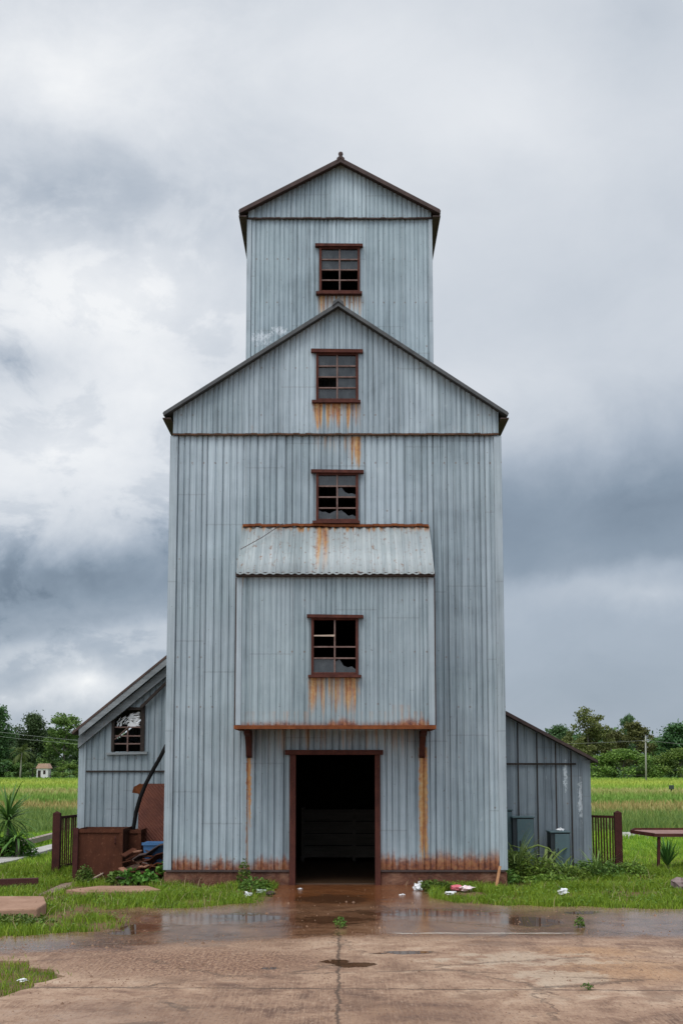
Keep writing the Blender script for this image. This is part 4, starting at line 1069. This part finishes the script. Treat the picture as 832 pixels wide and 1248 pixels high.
# hut
Yh = 229; hx0, hx1, hz0, hz1 = rect(Yh, 44.5, 930, 59.5, 944.5)
hut = thing('field_hut', 'tiny white hut with a pinkish tiled roof under the far left trees', 'hut', ((hx0 + hx1) / 2, Yh, -.03))
zw = P(50, 936.5, Yh).z; hw = (hx1 - hx0)
M_WHITE = simple('white_render', (.55, .53, .50), (.72, .70, .67), 1, .9); M_TILE = simple('pink_tiles', (.38, .22, .16), (.52, .34, .26), 1, .9)
mb = MB(); mb.box(hx0 + .1, hx1 - .1, Yh, Yh + 2.4, -.05, zw); mb.build('wall', M_WHITE, hut)
mb = MB(); mb.prism([(hx0 - .1, zw), (hx1 + .15, zw), (hx1 - .35, P(50, 930.5, Yh).z), (hx0 + .45, P(50, 930.5, Yh).z)][::-1], Yh - .2, Yh + 2.6); mb.build('roof', M_TILE, hut)
mb = MB(); mb.box(hx0 + .3, hx0 + .85, Yh - .03, Yh - .002, 0, zw * .8); mb.build('door', M_DKBOARD, hut)
mb = MB(); mb.box(hx0 + 1.3, hx0 + 1.75, Yh - .03, Yh - .002, zw * .4, zw * .8); mb.build('window', M_DKBOARD, hut)

# pole + wires
Yp = 175; pp = P(786.5, 948, Yp); ptp = P(786, 897, Yp)
pole = thing('utility_pole', 'pale concrete utility pole standing in the far right field', 'utility pole', (pp.x, Yp, -.03))
M_POLE = simple('pole_concrete', (.22, .22, .20), (.32, .31, .28), 2, .9)
mb = MB(); mb.tube([(pp.x, Yp, -.3), (ptp.x, Yp, ptp.z)], [.14, .085], 8); mb.build('shaft', M_POLE, pole, smooth=True)
zc = P(786, 903, Yp).z
mb = MB(); mb.box(ptp.x - .55, ptp.x + .55, Yp - .16, Yp - .06, zc - .05, zc + .05); mb.build('crossarm', M_POLE, pole)
mb = MB()
def wire(mb, a, b, sag, r=.028, n=14):
    pts = [a.lerp(b, i / n) - Vector((0, 0, sag * 4 * (i / n) * (1 - i / n))) for i in range(n + 1)]; mb.tube(pts, r, 4)
wire(mb, Vector((ptp.x - .5, Yp - .1, zc + .05)), P(600, 905, Yp + 15), .3); wire(mb, Vector((ptp.x + .5, Yp - .1, zc + .05)), P(980, 910, Yp + 10), .5)
tag(mb.build('power_line', simple('wire_grey', (.12, .13, .12), (.16, .16, .15)), None), 'pair of thin cables running out from the far right pole', 'cable')
mb = MB(); wire(mb, P(-60, 884, 190), P(260, 912, 190), .6, .025); wire(mb, P(-60, 890, 190), P(260, 915, 190), .6, .02)
tag(mb.build('power_line', simple('wire_pale', (.18, .20, .19), (.22, .24, .22)), None), 'two thin pale cables crossing in front of the left trees', 'cable')
g_ = G(818, 966); mb = MB(); a = P(818, 966, g_.y); b = P(818, 960, g_.y)
mp = thing('marker_post', 'small dark post standing alone in the right field', 'post', (g_.x, g_.y, -.03))
mb.box(g_.x - .06, g_.x + .05, g_.y, g_.y + .1, -.05, .25); mb.build('stem', M_DKBOARD, mp)
mb = MB(); mb.box(g_.x - .2, g_.x + .17, g_.y - .06, g_.y + .1, .251, .56); mb.build('box', simple('dark_green_box', (.02, .035, .025), (.04, .06, .04)), mp, bevel=.03)

# ------------------------------------------------------------------ yard things
M_FENCE = simple('maroon_fence_paint', (.032, .011, .010), (.07, .023, .019), 6, .8, spots=(.13, .05, .03), spec=.2)
def fence(a, b, post_at, ht, n, label, wpost=.13):
    t = thing('railing_fence', label, 'fence', (a.x, a.y, 0)); d = (b - a).normalized()
    for p in post_at:
        mb = MB(); mb.box(p.x - wpost / 2, p.x + wpost / 2, p.y - .05, p.y + .05, -.08, ht + .06)
        mb.add([(p.x - wpost / 2, p.y - .05, ht + .061), (p.x + wpost / 2, p.y - .05, ht + .061), (p.x + wpost / 2, p.y + .05, ht + .061), (p.x - wpost / 2, p.y + .05, ht + .061), (p.x, p.y, ht + .1)], [(0, 1, 4), (1, 2, 4), (2, 3, 4), (3, 0, 4)])
        mb.build('post', M_FENCE, t)
    for z in (.12, ht - .02):
        mb = MB(); mb.bar(a + Vector((0, 0, z)), b + Vector((0, 0, z)), .035, .045); mb.build('rail', M_FENCE, t)
    for i in range(1, n):
        p = a.lerp(b, i / n); l = R.uniform(-.01, .01); mb = MB(); mb.bar(p + Vector((0, 0, .1)), p + Vector((l, 0, ht - .02)), .028, .022); mb.build('baluster', M_FENCE, t)
    return t
fa = Vector((G(68, 1066).x, G(68, 1066).y, 0)); fb = Vector((P(97, 1000, 23.0).x, 23.0, 0))
fence(fa, fb, [fa], 1.0, 11, 'short rusty maroon railing running back beside the left shed')
fa = Vector((G(746, 1058).x, 22.75, 0)); fb = Vector((rxr + .06, 23.2, 0))
fence(fa, fb, [fa], .98, 12, 'short maroon railing joined to the corner of the right shed')

# rusty bins left
def bin_(px0, px1, pt, Y, dep, name, label, lip=.02):
    a = P(px0, pt, Y); b = P(px1, pt, Y); zt = a.z
    t = thing(name, label, 'bin', ((a.x + b.x) / 2, Y, 0)); x0, x1 = a.x, b.x
    mb = MB(); th = .02
    mb.box(x0, x1, Y, Y + th, -.04, zt); mb.box(x0, x1, Y + dep - th, Y + dep, -.04, zt); mb.box(x0, x0 + th, Y + th + .001, Y + dep - th - .001, -.04, zt); mb.box(x1 - th, x1, Y + th + .001, Y + dep - th - .001, -.04, zt)
    mb.build('body', M_RUSTBOX, t)
    mb = MB(); mb.box(x0 - .02, x1 + .02, Y - .025, Y - .002, zt - .05, zt + .012); mb.box(x0 - .02, x0 + .06, Y - .02, Y - .003, -.04, zt - .051); mb.box(x1 - .035, x1 + .02, Y - .02, Y - .003, -.04, zt - .051)
    mb.box(x1 + .001, x1 + .02, Y, Y + dep, zt - .05, zt + .012)
    mb.build('rim', M_RUSTBOX, t)
    return t, x0, x1, zt
t_, bx0, bx1, bzt = bin_(91.5, 149, 1011, 20.85, .95, 'steel_bin', 'waist-high rusty brown steel bin in front of the left shed')
mb = MB(); mb.tube([(bx1 - .1, 20.82, bzt - .12), (bx1 - .1, 20.79, bzt - .14), (bx1 - .1, 20.79, bzt - .22), (bx1 - .1, 20.82, bzt - .24)], .01, 6); mb.build('handle', M_FENCE, t_)
mb = MB(); mb.box(bx0 - .01, bx0 + .07, 20.78, 20.82, -.04, bzt + .03); mb.build('corner_post', M_FENCE, t_)
bin_(150, 171, 1012, 21.5, .6, 'steel_bin', 'darker narrow rusty bin wedged behind the larger bin')
# rust panel leaning on the mill side
a = P(170, 955, 22.1); b = P(200, 955, 22.1)
pn_ = thing('sheet_panel', 'upright rust-red steel sheet with a torn top corner leaning by the mill wall', 'panel', ((a.x + b.x) / 2, 22.0, 0))
def mk_panel():
    n = N('tread_rust'); v = n.coord('Object')
    wv = n.new('ShaderNodeTexWave'); n.link(n.vmap(v, (1, 1, 1), (0, 0, 0), (0, math.radians(40), 0)), wv.inputs[0]); wv.inputs['Scale'].default_value = 7; wv.bands_direction = 'X'
    a_ = n.noise(v, 4, 6, .65); c = n.ramp(a_, [(.3, (.11, .033, .022)), (.7, (.22, .07, .038))])
    n.bump(wv.outputs['Fac'], .5, .02); return n.done(n.mix(n.math('MULTIPLY', wv.outputs['Fac'], .25), c, (.09, .03, .02)), .8)
M_PANEL = mk_panel(); xpr = XL - .06
mb = MB(); mb.prism([(a.x, -.02), (a.x, a.z - .03), (a.x + .07, a.z), (xpr, a.z), (xpr, -.02)], 22.05, 22.07); mb.build('sheet', M_PANEL, pn_)
c1 = P(162, 966, 22.05); c2 = P(175, 956, 22.05)
mb = MB(); mb.add([(c1.x, 21.98, c1.z), (c1.x + .03, 21.95, c1.z + .1), (c2.x - .05, 22.0, c2.z + .02), (c2.x + .02, 22.045, c2.z - .02), (c2.x - .02, 22.03, c2.z - .16), (c1.x + .12, 22.0, c1.z - .02)], [(0, 1, 2, 3, 4, 5)])
o = mb.build('torn_flap', M_RUST, pn_); m = o.modifiers.new('s', 'SOLIDIFY'); m.thickness = .006
# curved pipe
pts = [P(203, 908, 21.7), P(196, 922, 21.7), P(187, 938, 21.7), P(178, 955, 21.7), P(171, 972, 21.7), P(166, 990, 21.7), P(162.5, 1012, 21.7), Vector((P(161, 1010, 21.7).x, 21.72, 0))]
pipe = thing('bent_pipe', 'black bent pipe curving up from the bins to the mill wall', 'pipe', (pts[-1].x, 21.7, 0))
mb = MB(); mb.tube(pts, .036, 8); mb.build('tube', simple('black_pipe', (.004, .004, .004), (.010, .009, .009), rough=.7, spec=.15), pipe, smooth=True)
# blue tub
tb = P(187, 1031, 21.0)
tub = thing('plastic_tub', 'blue plastic tub lying behind the scrap heap by the mill corner', 'tub', (tb.x, 21.0, 0))
mb = MB()
x0, x1 = P(176, 1030, 21).x, P(200, 1030, 21).x; zt = P(180, 1026.5, 21).z
mb.hexa([(x0 + .05, 20.9, .1), (x1 - .02, 20.9, .1), (x1 - .02, 21.25, .1), (x0 + .05, 21.25, .1), (x0, 20.85, zt), (x1, 20.85, zt), (x1, 21.3, zt), (x0, 21.3, zt)])
mb.box(x0 - .015, x1 + .012, 20.83, 20.849, zt - .04, zt + .005)
M_BLUE = simple('blue_plastic', (.03, .10, .24), (.05, .16, .33), 4, .45)
mb.build('body', M_BLUE, tub)
mb = MB(); mb.box(x0 + .04, x1 - .03, 20.88, 21.25, 0, .098); mb.build('base', M_DKBOARD, tub)
# scrap sheets: each one a thing
rr = random.Random(12)
SCR = [((163, 1050), (203, 1030), .26, 20.6, 'dark folded roofing strip at the top of the scrap heap'), ((170, 1056), (204, 1040), .2, 20.45, 'brown bent metal strip across the middle of the scrap heap'),
       ((176, 1062), (203, 1053), .16, 20.3, 'rust-orange broken board low on the scrap heap'), ((158, 1066), (186, 1058), .14, 20.25, 'reddish tile shard at the left foot of the scrap heap'), ((180, 1072), (200, 1066), .12, 20.15, 'flat brown plate at the bottom of the scrap heap')]
for i, (q0, q1_, w_, Y_s, lb) in enumerate(SCR):
    a = P(q0[0], q0[1], Y_s); b = P(q1_[0], q1_[1], Y_s + .25); a.z = max(a.z, .04); b.x = min(b.x, XL - .08)
    t = thing('scrap_sheet', lb, 'scrap', (a.x, Y_s, 0), 'scrap sheets heaped by the mill corner')
    mb = MB(); d = b - a
    s = Vector((0, .14, -.03 - .02 * i)); n = 5
    vs = []
    for k in range(n + 1):
        p = a.lerp(b, k / n); k_ = .02 * math.sin(k * 2.1 + i)
        vs += [p - s * (w_ * 4) + Vector((0, 0, k_)), p + Vector((0, 0, .045 + k_)), p + s * (w_ * 4) + Vector((0, 0, k_))]
    fs = []
    for k in range(n):
        for c in range(2): fs.append((k * 3 + c, k * 3 + c + 1, (k + 1) * 3 + c + 1, (k + 1) * 3 + c))
    mb.add(vs, fs); o = mb.build('sheet', (M_ROOFB, M_RUSTBOX, M_RUST, M_RUST, M_RUSTBOX)[i], t); m = o.modifiers.new('s', 'SOLIDIFY'); m.thickness = .012
for i in range(28):
    x = XL - rr.uniform(.08, .75); y = rr.uniform(20.0, 20.9); z = rr.uniform(.04, .22) + (y - 20) * .33
    t = thing('debris_chunk', 'broken red-brown tile piece in the scrap heap by the mill corner', 'rubble', (x, y, 0), 'tile pieces in the scrap heap')
    mb = MB(); L = rr.uniform(.06, .16); an = rr.uniform(0, 3); e = rr.uniform(-.5, .5)
    dv = Vector((math.cos(an) * math.cos(e), math.sin(an) * math.cos(e), math.sin(e))) * L
    mb.bar(Vector((x, y, z)) - dv, Vector((x, y, z)) + dv, rr.uniform(.06, .12), .02, (rr.uniform(-.4, .4), rr.uniform(-.4, .4), 1)); mb.build('piece', rr.choice([M_RUSTBOX, M_RUSTBOX, M_ROOFB, simple('tile%d' % i, (.22, .09, .05), (.38, .2, .13))]), t)
# support mound under scrap
mb = MB(); mb.ball((XL - .42, 20.6, 0), .4, .42, .28, 3, .2, 14, 8); tag(mb.build('scrap_heap', simple('dark_rubble', (.03, .02, .015), (.10, .05, .03), 12, .95, bump=1)), 'dark mound of soil and rubble under the scrap by the mill corner', 'heap')

# slabs, beams, planks left
def slab(name, label, cat, pixpoly, z0, z1, mat, bev=.01):
    pts = [G(px, py, z1) for px, py in pixpoly]
    c = sum(pts, Vector()) / len(pts)
    t = thing(name, label, cat, (c.x, c.y, 0))
    mb = MB(); mb.flat([(p.x, p.y) for p in pts], z0, z1); mb.build('slab' if 'slab' in name else 'board', mat, t, bevel=bev)
    return t
M_SLAB = simple('tan_slab', (.25, .14, .09), (.37, .225, .155), 4, .9, spots=(.18, .10, .06), spec=.2)
slab('concrete_slab', 'thick pinkish stone slab lying flat at the left edge of the yard', 'slab', [(-40, 1110), (46, 1107), (57, 1100), (54, 1092), (-40, 1092)], -.02, .13, M_SLAB, .02)
slab('flat_board', 'long thin pinkish board lying in grass before the rusty bin', 'board', [(81, 1084.5), (100, 1087), (178, 1086), (196, 1084), (180, 1079.5), (120, 1079.5)], .015, .07, M_SLAB, .006)
def beam(a, b, w, h, mat, label, name='timber_beam', cat='beam', part='beam'):
    t = thing(name, label, cat, (a.x, a.y, 0)); mb = MB(); mb.bar(a, b, w, h); mb.build(part, mat, t, bevel=.006); return t
M_BEAM = simple('dark_maroon_timber', (.035, .014, .012), (.08, .03, .025), 5, .85, (.4, 1, 1), spots=(.15, .08, .06), spec=.2)
beam(G(-50, 1083) + Vector((0, 0, .06)), G(47, 1081) + Vector((0, 0, .075)), .14, .13, M_BEAM, 'dark maroon beam lying in the grass left of the railing')
beam(G(-30, 1051) + Vector((0, 0, .14)), G(27, 1043) + Vector((0, 0, .14)), .14, .15, M_BEAM, 'short dark beam lying on the pale path at the left edge')
beam(G(28, 1034) + Vector((0, 0, .12)), G(66, 1025) + Vector((0, 0, .15)), .16, .12, simple('grey_plank', (.22, .16, .13), (.36, .29, .25)), 'greyish plank lying behind the pale path near the left railing', 'wooden_plank', 'plank', 'board')
beam(G(106, 1077) + Vector((0, 0, .03)), G(131, 1071) + Vector((0, 0, .13)), .03, .02, simple('pale_stick', (.38, .28, .2), (.5, .4, .32)), 'thin pale stick slanting in the grass before the steel bin', 'wooden_stick', 'stick', 'stick')

# table right
ty = 22.4; x0 = P(797, 1019, ty).x; x1 = x0 + 1.35; zt = P(800, 1018, ty).z; zb = P(800, 1010, ty + 1).z - .02
tab = thing('metal_table', 'low rusty pink metal table with a raised rim at the right edge', 'table', (x0 + .6, ty + .4, 0))
tz_ = lambda x, y: zt + (y - ty) * (zb - zt)
TPOLY = [(x0, ty), (x1, ty), (x1, ty + 1), (x0 - .12, ty + 1), (x0 - .28, ty + .62)]
mb = MB(); n = 5
vs = [(x, y, tz_(x, y)) for x, y in TPOLY] + [(x, y, tz_(x, y) - .03) for x, y in TPOLY]
mb.add(vs, [tuple(range(n)), tuple(range(2 * n - 1, n - 1, -1))] + [(i, i + n, (i + 1) % n + n, (i + 1) % n) for i in range(n)])
mb.build('table_top', simple('pink_rust_top', (.20, .10, .08), (.32, .18, .15), 4, .6), tab)
mb = MB()
for i in range(5):
    a = TPOLY[i]; b = TPOLY[(i + 1) % 5]; ext = .0
    mb.bar((a[0], a[1], tz_(*a) + .005), (b[0], b[1], tz_(*b) + .005), .025, .06 if i else .05)
mb.build('rim', M_FRAME, tab)
for (x, y) in ((x0 + .06, ty + .05), (x1 - .06, ty + .05), (x0 + .02, ty + .93), (x1 - .06, ty + .93)):
    if x == x0 + .02: x = x0 + .8
    mb = MB(); mb.bar((x, y, -.04), (x + (.03 if x < x0 + .3 else 0), y, tz_(x, y) - .03), .05, .05, (0, 1, 0)); mb.build('leg', M_FENCE, tab)
# cabinets
M_CAB = simple('teal_grey_cabinet_paint', (.055, .095, .105), (.085, .135, .145), 3, .5, (1, 1, .6), .1, spots=(.12, .12, .11))
M_CABD = simple('dark_cabinet_edge', (.012, .018, .022), (.02, .028, .032), 3, .5)
def cabinet(px0, px1, pt, Y, dep, label, pipe_=False):
    a = P(px0, pt, Y); b = P(px1, pt, Y); t = thing('utility_cabinet', label, 'cabinet', ((a.x + b.x) / 2, Y, 0), 'teal-grey cabinets against the right shed')
    x0, x1, z = a.x, b.x, a.z
    mb = MB(); mb.box(x0, x1, Y, Y + dep, .06, z); mb.build('body', M_CABD, t)
    mb = MB(); mb.box(x0 + .07, x1 - .01, Y - .025, Y - .002, .09, z - .02); d = mb.build('door', M_CAB, t, bevel=.006)
    mb = MB(); mb.box(x0 + .11, x0 + .13, Y - .045, Y - .026, z * .5, z * .5 + .1); mb.build('handle', M_CABD, d)
    mb = MB(); mb.box(x0 - .015, x1 + .015, Y - .035, Y + dep + .01, z + .001, z + .025); mb.build('lid', M_CAB, t, bevel=.006)
    mb = MB(); mb.box(x0 + .02, x1 - .02, Y + .02, Y + dep - .02, -.05, .059); mb.build('base', M_PLINTH, t)
    return x0, x1, z
cabinet(606, 623.5, 988, 22.05, .28, 'leftmost utility cabinet, mostly hidden by the mill corner')
cabinet(624.5, 650, 997, 21.85, .4, 'middle and taller utility cabinet with a dark left edge')
x0, x1, z = cabinet(670.5, 694, 1015, 21.75, .4, 'lowest and rightmost utility cabinet with a white scrap on its lid')
mb = MB(); mb.ball(((x0 + x1) / 2 + .03, 21.9, z + .045), .06, .05, .025, 4, .5); tag(mb.build('plastic_scrap', simple('white_plastic', (.6, .6, .6), (.8, .8, .8))), 'small white plastic scrap lying on the lowest cabinet', 'scrap')

# litter
M_WP = simple('white_plastic_bag', (.62, .62, .62), (.82, .82, .82), 9, .5)
M_RP = simple('red_plastic_bag', (.5, .03, .06), (.7, .25, .28), 6, .5)
def litter(px, py, rx, rzz, mat, label, seed, cat='litter', name='plastic_bag'):
    g = G(px, py); rx *= .8; rzz *= .7; mb = MB(); mb.ball((g.x, g.y, rzz * .8), rx, rx * .7, rzz, seed, .5, 16, 10)
    o = mb.build(name, mat, None, base=(g.x, g.y, 0)); return tag(o, label, cat)
litter(508, 1085, .075, .08, M_WP, 'crumpled white plastic bag against the plinth right of the door', 1)
litter(513, 1080, .06, .07, simple('grey_bag', (.35, .34, .33), (.5, .5, .5)), 'greyish bag tucked behind the white one by the plinth', 11)
litter(548, 1090, .09, .035, M_WP, 'flat white plastic scrap left of the red and white bag', 2)
litter(557, 1084.5, .13, .055, M_RP, 'red half of the plastic wrapper lying below the right plinth', 3)
litter(569, 1085, .13, .05, simple('pink_bag', (.7, .45, .45), (.85, .78, .78), 12), 'pink-white wrapper beside the red one below the right plinth', 5)
litter(686, 1089, .09, .05, M_WP, 'white crumpled bag in the grass before the lowest cabinet', 6)
litter(302, 1092, .06, .045, M_WP, 'small white plastic ball in the grass left of the door', 7)
litter(330, 1090, .09, .03, M_ROOFB, 'black shredded rubber scrap at the grass edge left of the door', 8, name='rubber_scrap')
litter(318, 1088, .08, .04, simple('green_grey', (.25, .3, .22), (.4, .45, .38)), 'dull green plastic scrap between the white ball and the door', 9)
litter(490, 1091, .05, .015, M_WP, 'tiny pale paper scrap on the mud right of the doorway', 10, name='paper_scrap')
litter(28, 1196, .05, .02, M_WP, 'small white flower-like paper scrap in the lower left grass', 12, name='paper_scrap')
litter(366, 1084, .04, .015, M_WP, 'tiny white paper scrap on the mud at the left door jamb', 13, name='paper_scrap')
mb = MB(); g = G(832, 1086); mb.ball((g.x, g.y, .08), .16, .14, .15, 21, .3, 12, 8)
tag(mb.build('field_stone', simple('purple_grey_stone', (.17, .12, .11), (.28, .21, .20), 6, .9, bump=.6), None, base=(g.x, g.y, 0)), 'purplish grey stone in the grass at the right edge', 'stone')
a = G(600, 1079); b = P(607, 1064, a.y + .35); b.y = min(b.y, 19.85)
beam(Vector((a.x, 19.45, .02)), Vector((P(609, 1066, 19.85).x, 19.86, .3)), .045, .015, simple('orange_plank', (.25, .11, .04), (.36, .18, .08)), 'short orange-brown board leaning on the right plinth end', 'wooden_plank', 'plank', 'board')

# ------------------------------------------------------------------ plants
def leafy(name, label, cx, cy, rx, ry, hh, n, size, mat, seed, cat='weed', stems=10):
    rng = np.random.default_rng(seed); t = thing(name, label, cat, (cx, cy, 0))
    u = rng.normal(size=(n, 3)); u /= np.linalg.norm(u, axis=1)[:, None]; rad = rng.uniform(.3, 1, n) ** .6
    c = np.stack([u[:, 0] * rx * rad, u[:, 1] * ry * rad, np.abs(u[:, 2]) * hh * rad + .02], 1)
    V, Fc = leaf_quads(c, size, rng, .6); np_mesh('foliage', V, Fc, mat, t)
    mb = MB(); r = random.Random(seed)
    for i in range(stems):
        q = c[r.randrange(n)]; mb.tube([(q[0] * .2, q[1] * .2, -.05), (q[0] * .6, q[1] * .6, q[2] * .6), tuple(q)], [.006, .005, .002], 4)
    mb.build('stem', M_STEM, t, base=(0, 0, 0))
    return t
M_STEM = foliage('stems', (.06, .10, .02), (.12, .18, .04), tr=0)
L1 = foliage('weed_leaves', (.035, .095, .014), (.13, .235, .035), (.27, .33, .07), scale=4)
L2 = foliage('broad_leaves', (.045, .12, .016), (.12, .24, .035), (.19, .31, .06), scale=3)
gx = lambda px, Y: PXX(px, Y, .2)
L5 = foliage('light_weed_leaves', (.06, .13, .016), (.19, .30, .04), (.34, .38, .08), scale=4)
L4 = foliage('reed_leaves', (.12, .19, .045), (.24, .32, .09), (.36, .40, .16), scale=2)
# strap leaved plants
def strap_plant(name, label, cx, cy, n, L, w, mat, seed, cat, e0=.5, e1=1.4, droop=1.2, zb=0.0, trunk=0):
    t = thing(name, label, cat, (cx, cy, 0)); mb = MB(); r = random.Random(seed)
    for i in range(n):
        az = r.uniform(0, 6.28); e = r.uniform(e0, e1); l = L * r.uniform(.6, 1.1); p = Vector((cx, cy, zb)); k = 7; prev = None
        s = Vector((-math.sin(az), math.cos(az), 0)); dr = droop * r.uniform(.4, 1.2)
        vs = []
        for j in range(k + 1):
            ww = w * math.sin(math.pi * min(.97, .12 + .85 * j / k)) * .5
            vs += [p - s * ww, p + s * ww]; p = p + Vector((math.cos(az) * math.cos(e), math.sin(az) * math.cos(e), math.sin(e))) * (l / k); e -= dr / k
        mb.add(vs, [(2 * j, 2 * j + 1, 2 * j + 3, 2 * j + 2) for j in range(k)])
    mb.build('foliage', mat, t)
    if trunk:
        mb = MB(); mb.tube([(cx, cy, -.05), (cx + .02, cy, zb * .5), (cx, cy, zb + .03)], [.06, .05, .04], 8); mb.build('trunk', M_BARK, t, smooth=True)
    return t
WE = [(628, 21.0, .38, .4, .5, 'dense dark weed at the right foot of the mill wall'), (655, 20.7, .45, .4, .42, 'low bushy weed between the middle and lowest cabinets'), (690, 20.9, .42, .35, .34, 'spreading weed in front of the lowest cabinet'),
      (725, 21.3, .5, .4, .34, 'weed thicket at the foot of the right railing'), (612, 20.3, .3, .35, .22, 'low weed hiding the bottom of the mill corner'), (670, 20.2, .5, .3, .16, 'creeping weed mat nearest the yard before the cabinets'), (766, 21.6, .35, .35, .25, 'yellowish weed tuft left of the metal table')]
for i, (px, Y, rx, ry, hh, lb) in enumerate(WE):
    leafy('weed_clump', lb, gx(px, Y), Y, rx, ry, hh * (1.0, .9, .7, .9, 1.0, .8, .9)[i], 1000, .055, (L1, L5, L5, L1, L1, L5, L5)[i], 60 + i)
    strap_plant('grass_tussock', 'blades in the ' + lb, gx(px, Y), Y - .1, (70, 40, 36, 44, 20, 26, 40)[i], (hh * 1.9 + .1) * (1, .8, .7, .9, 1.1, .6, .8)[i], .016, L4, 140 + i, 'grass tuft', .8, 1.5, 1.3)
WL = [(182, 20.0, .16, .14, .20, 'broad-leaved bright plant growing out of the scrap heap'), (160, 20.05, .20, .16, .26, 'bright leafy plant left of the scrap heap'), (143, 20.2, .2, .16, .18, 'low broad-leaved plant at the right foot of the steel bin'),
      (104, 20.3, .16, .15, .28, 'small feathery weed at the left foot of the steel bin'), (198, 20.2, .12, .12, .34, 'leafy vine beside the mill corner on the scrap')]
for i, (px, Y, rx, ry, hh, lb) in enumerate(WL):
    leafy('leafy_plant', lb, gx(px, Y), Y, rx, ry, hh, 150 if i != 3 else 900, .095 if i != 3 else .035, L2 if i != 3 else L1, 80 + i, 'plant')
leafy('leafy_plant', 'weed sprig climbing the plinth left of the doorway', gx(297, 19.6), 19.6, .12, .1, .42, 170, .06, L1, 95, 'plant')
leafy('leafy_plant', 'low weed spreading in the grass left of the doorway', gx(312, 19.0), 19.0, .28, .2, .2, 500, .05, L1, 96, 'plant')
leafy('leafy_plant', 'low weed patch by the white bag right of the doorway', gx(530, 19.3), 19.3, .3, .2, .12, 600, .045, L1, 97, 'plant')
leafy('leafy_plant', 'tiny green sprig growing in the centre yard joint', G(414, 1131).x, G(414, 1131).y, .08, .08, .12, 110, .035, L2, 98, 'plant', 4)
leafy('leafy_plant', 'tiny yellowish sprig growing from the crack right of centre', G(706, 1130).x, G(706, 1130).y, .06, .06, .14, 70, .045, L2, 99, 'plant', 4)
leafy('leafy_plant', 'minute sprig in the nearer cross joint', G(715, 1206).x, G(715, 1206).y, .06, .05, .04, 60, .025, L1, 94, 'plant', 3)
leafy('leafy_plant', 'bushy weed at the left end of the lawn patch by the yard', gx(20, 15.0), 15.0, .5, .3, .1, 500, .05, L1, 93, 'plant', 4)
L3 = foliage('strap_leaves', (.05, .13, .03), (.13, .27, .05), (.22, .35, .08), scale=2)
L4 = foliage('reed_leaves', (.12, .19, .045), (.24, .32, .09), (.36, .40, .16), scale=2)
strap_plant('spiky_plant', 'spiky dark green rosette plant on a short stem at the left edge', P(10, 1005, 26).x, 26, 110, .85, .05, L3, 1, 'plant', -.6, 1.4, 1.0, P(10, 1000, 26).z, 1)
strap_plant('spiky_plant', 'lower drooping rosette under the taller spiky plant', P(22, 1015, 25.6).x, 25.6, 60, .6, .05, L3, 2, 'plant', -.2, 1.0, 1.6, .4, 1)
strap_plant('spiky_plant', 'upright blade-leaved plant under the metal table', P(823, 1050, 23).x, 23.6, 46, .6, .035, L3, 3, 'plant', .9, 1.5, .5)
leafy('leafy_plant', 'bushy undergrowth below the spiky plants at the left edge', P(8, 1040, 25.9).x, 25.9, .7, .5, .45, 1500, .08, L2, 101, 'plant')
for i, (px, Y, n, L, lb) in enumerate([(626, 21.2, 22, 1.1, 'long arching reed clump right beside the mill corner'), (664, 21.3, 16, 1.0, 'arching reed clump leaning between the cabinets'), (684, 21.2, 12, .55, 'short blade-leaved reed before the lowest cabinet'), (736, 21.7, 14, .5, 'tufted reed at the foot of the maroon railing post')]):
    strap_plant('reed_clump', lb, gx(px, Y), Y, n, L * 1.1, .05, L4, 20 + i, 'reed', .7, 1.35, 2.2)
mb = MB(); rr = random.Random(8)
mb.tube([Vector((gx(618, 21.3), 21.3, 0)), P(640, 1035, 21.2), P(655, 1030, 21.2), P(668, 1034, 21.2), P(684, 1052, 21.1)], [.022, .02, .018, .014, .008], 6)
mb.tube([Vector((gx(620, 21.4), 21.4, 0)), P(622, 1030, 21.3), P(636, 1034, 21.25), P(650, 1045, 21.2)], [.016, .014, .012, .006], 6)
tag(mb.build('fallen_stalk', L4, smooth=True), 'thick green stalk bent over in front of the middle cabinet', 'stalk')

# gravel and leaf litter on the yard
rng = np.random.default_rng(21); n = 9000
gx_ = rng.uniform(-5.5, 5.5, n); gy_ = rng.uniform(9, 19.3, n)
w_ = np.where(gy_ > 16, .6, 1) * np.where((gx_ < -.5) & (gy_ > 10.8) & (gy_ < 13.7), 1.0, .22) ; k = (rng.random(n) < w_) & inpoly(gx_, gy_, AP); gx_, gy_ = gx_[k], gy_[k]
rng2 = random.Random(2); mb = MB()
for x, y in zip(gx_, gy_):
    s = rng2.uniform(.004, .012) if rng2.random() > .03 else rng2.uniform(.015, .026)
    a = rng2.uniform(0, 3); c, d = math.cos(a) * s, math.sin(a) * s; h = s * .8
    mb.add([(x + c, y + d, 0), (x - d, y + c, 0), (x - c, y - d * .8, 0), (x + d * .7, y - c, 0), (x, y + s * .2, h), (x + c * .3, y, h * .8)], [(0, 1, 4), (1, 2, 4), (2, 3, 5, 4), (3, 0, 5), (0, 4, 5)])
tag(mb.build('gravel', simple('crumbs', (.10, .05, .03), (.30, .19, .12), 4, .9)), 'scattered gravel and dirt crumbs on the wet yard', 'gravel', kind='stuff')
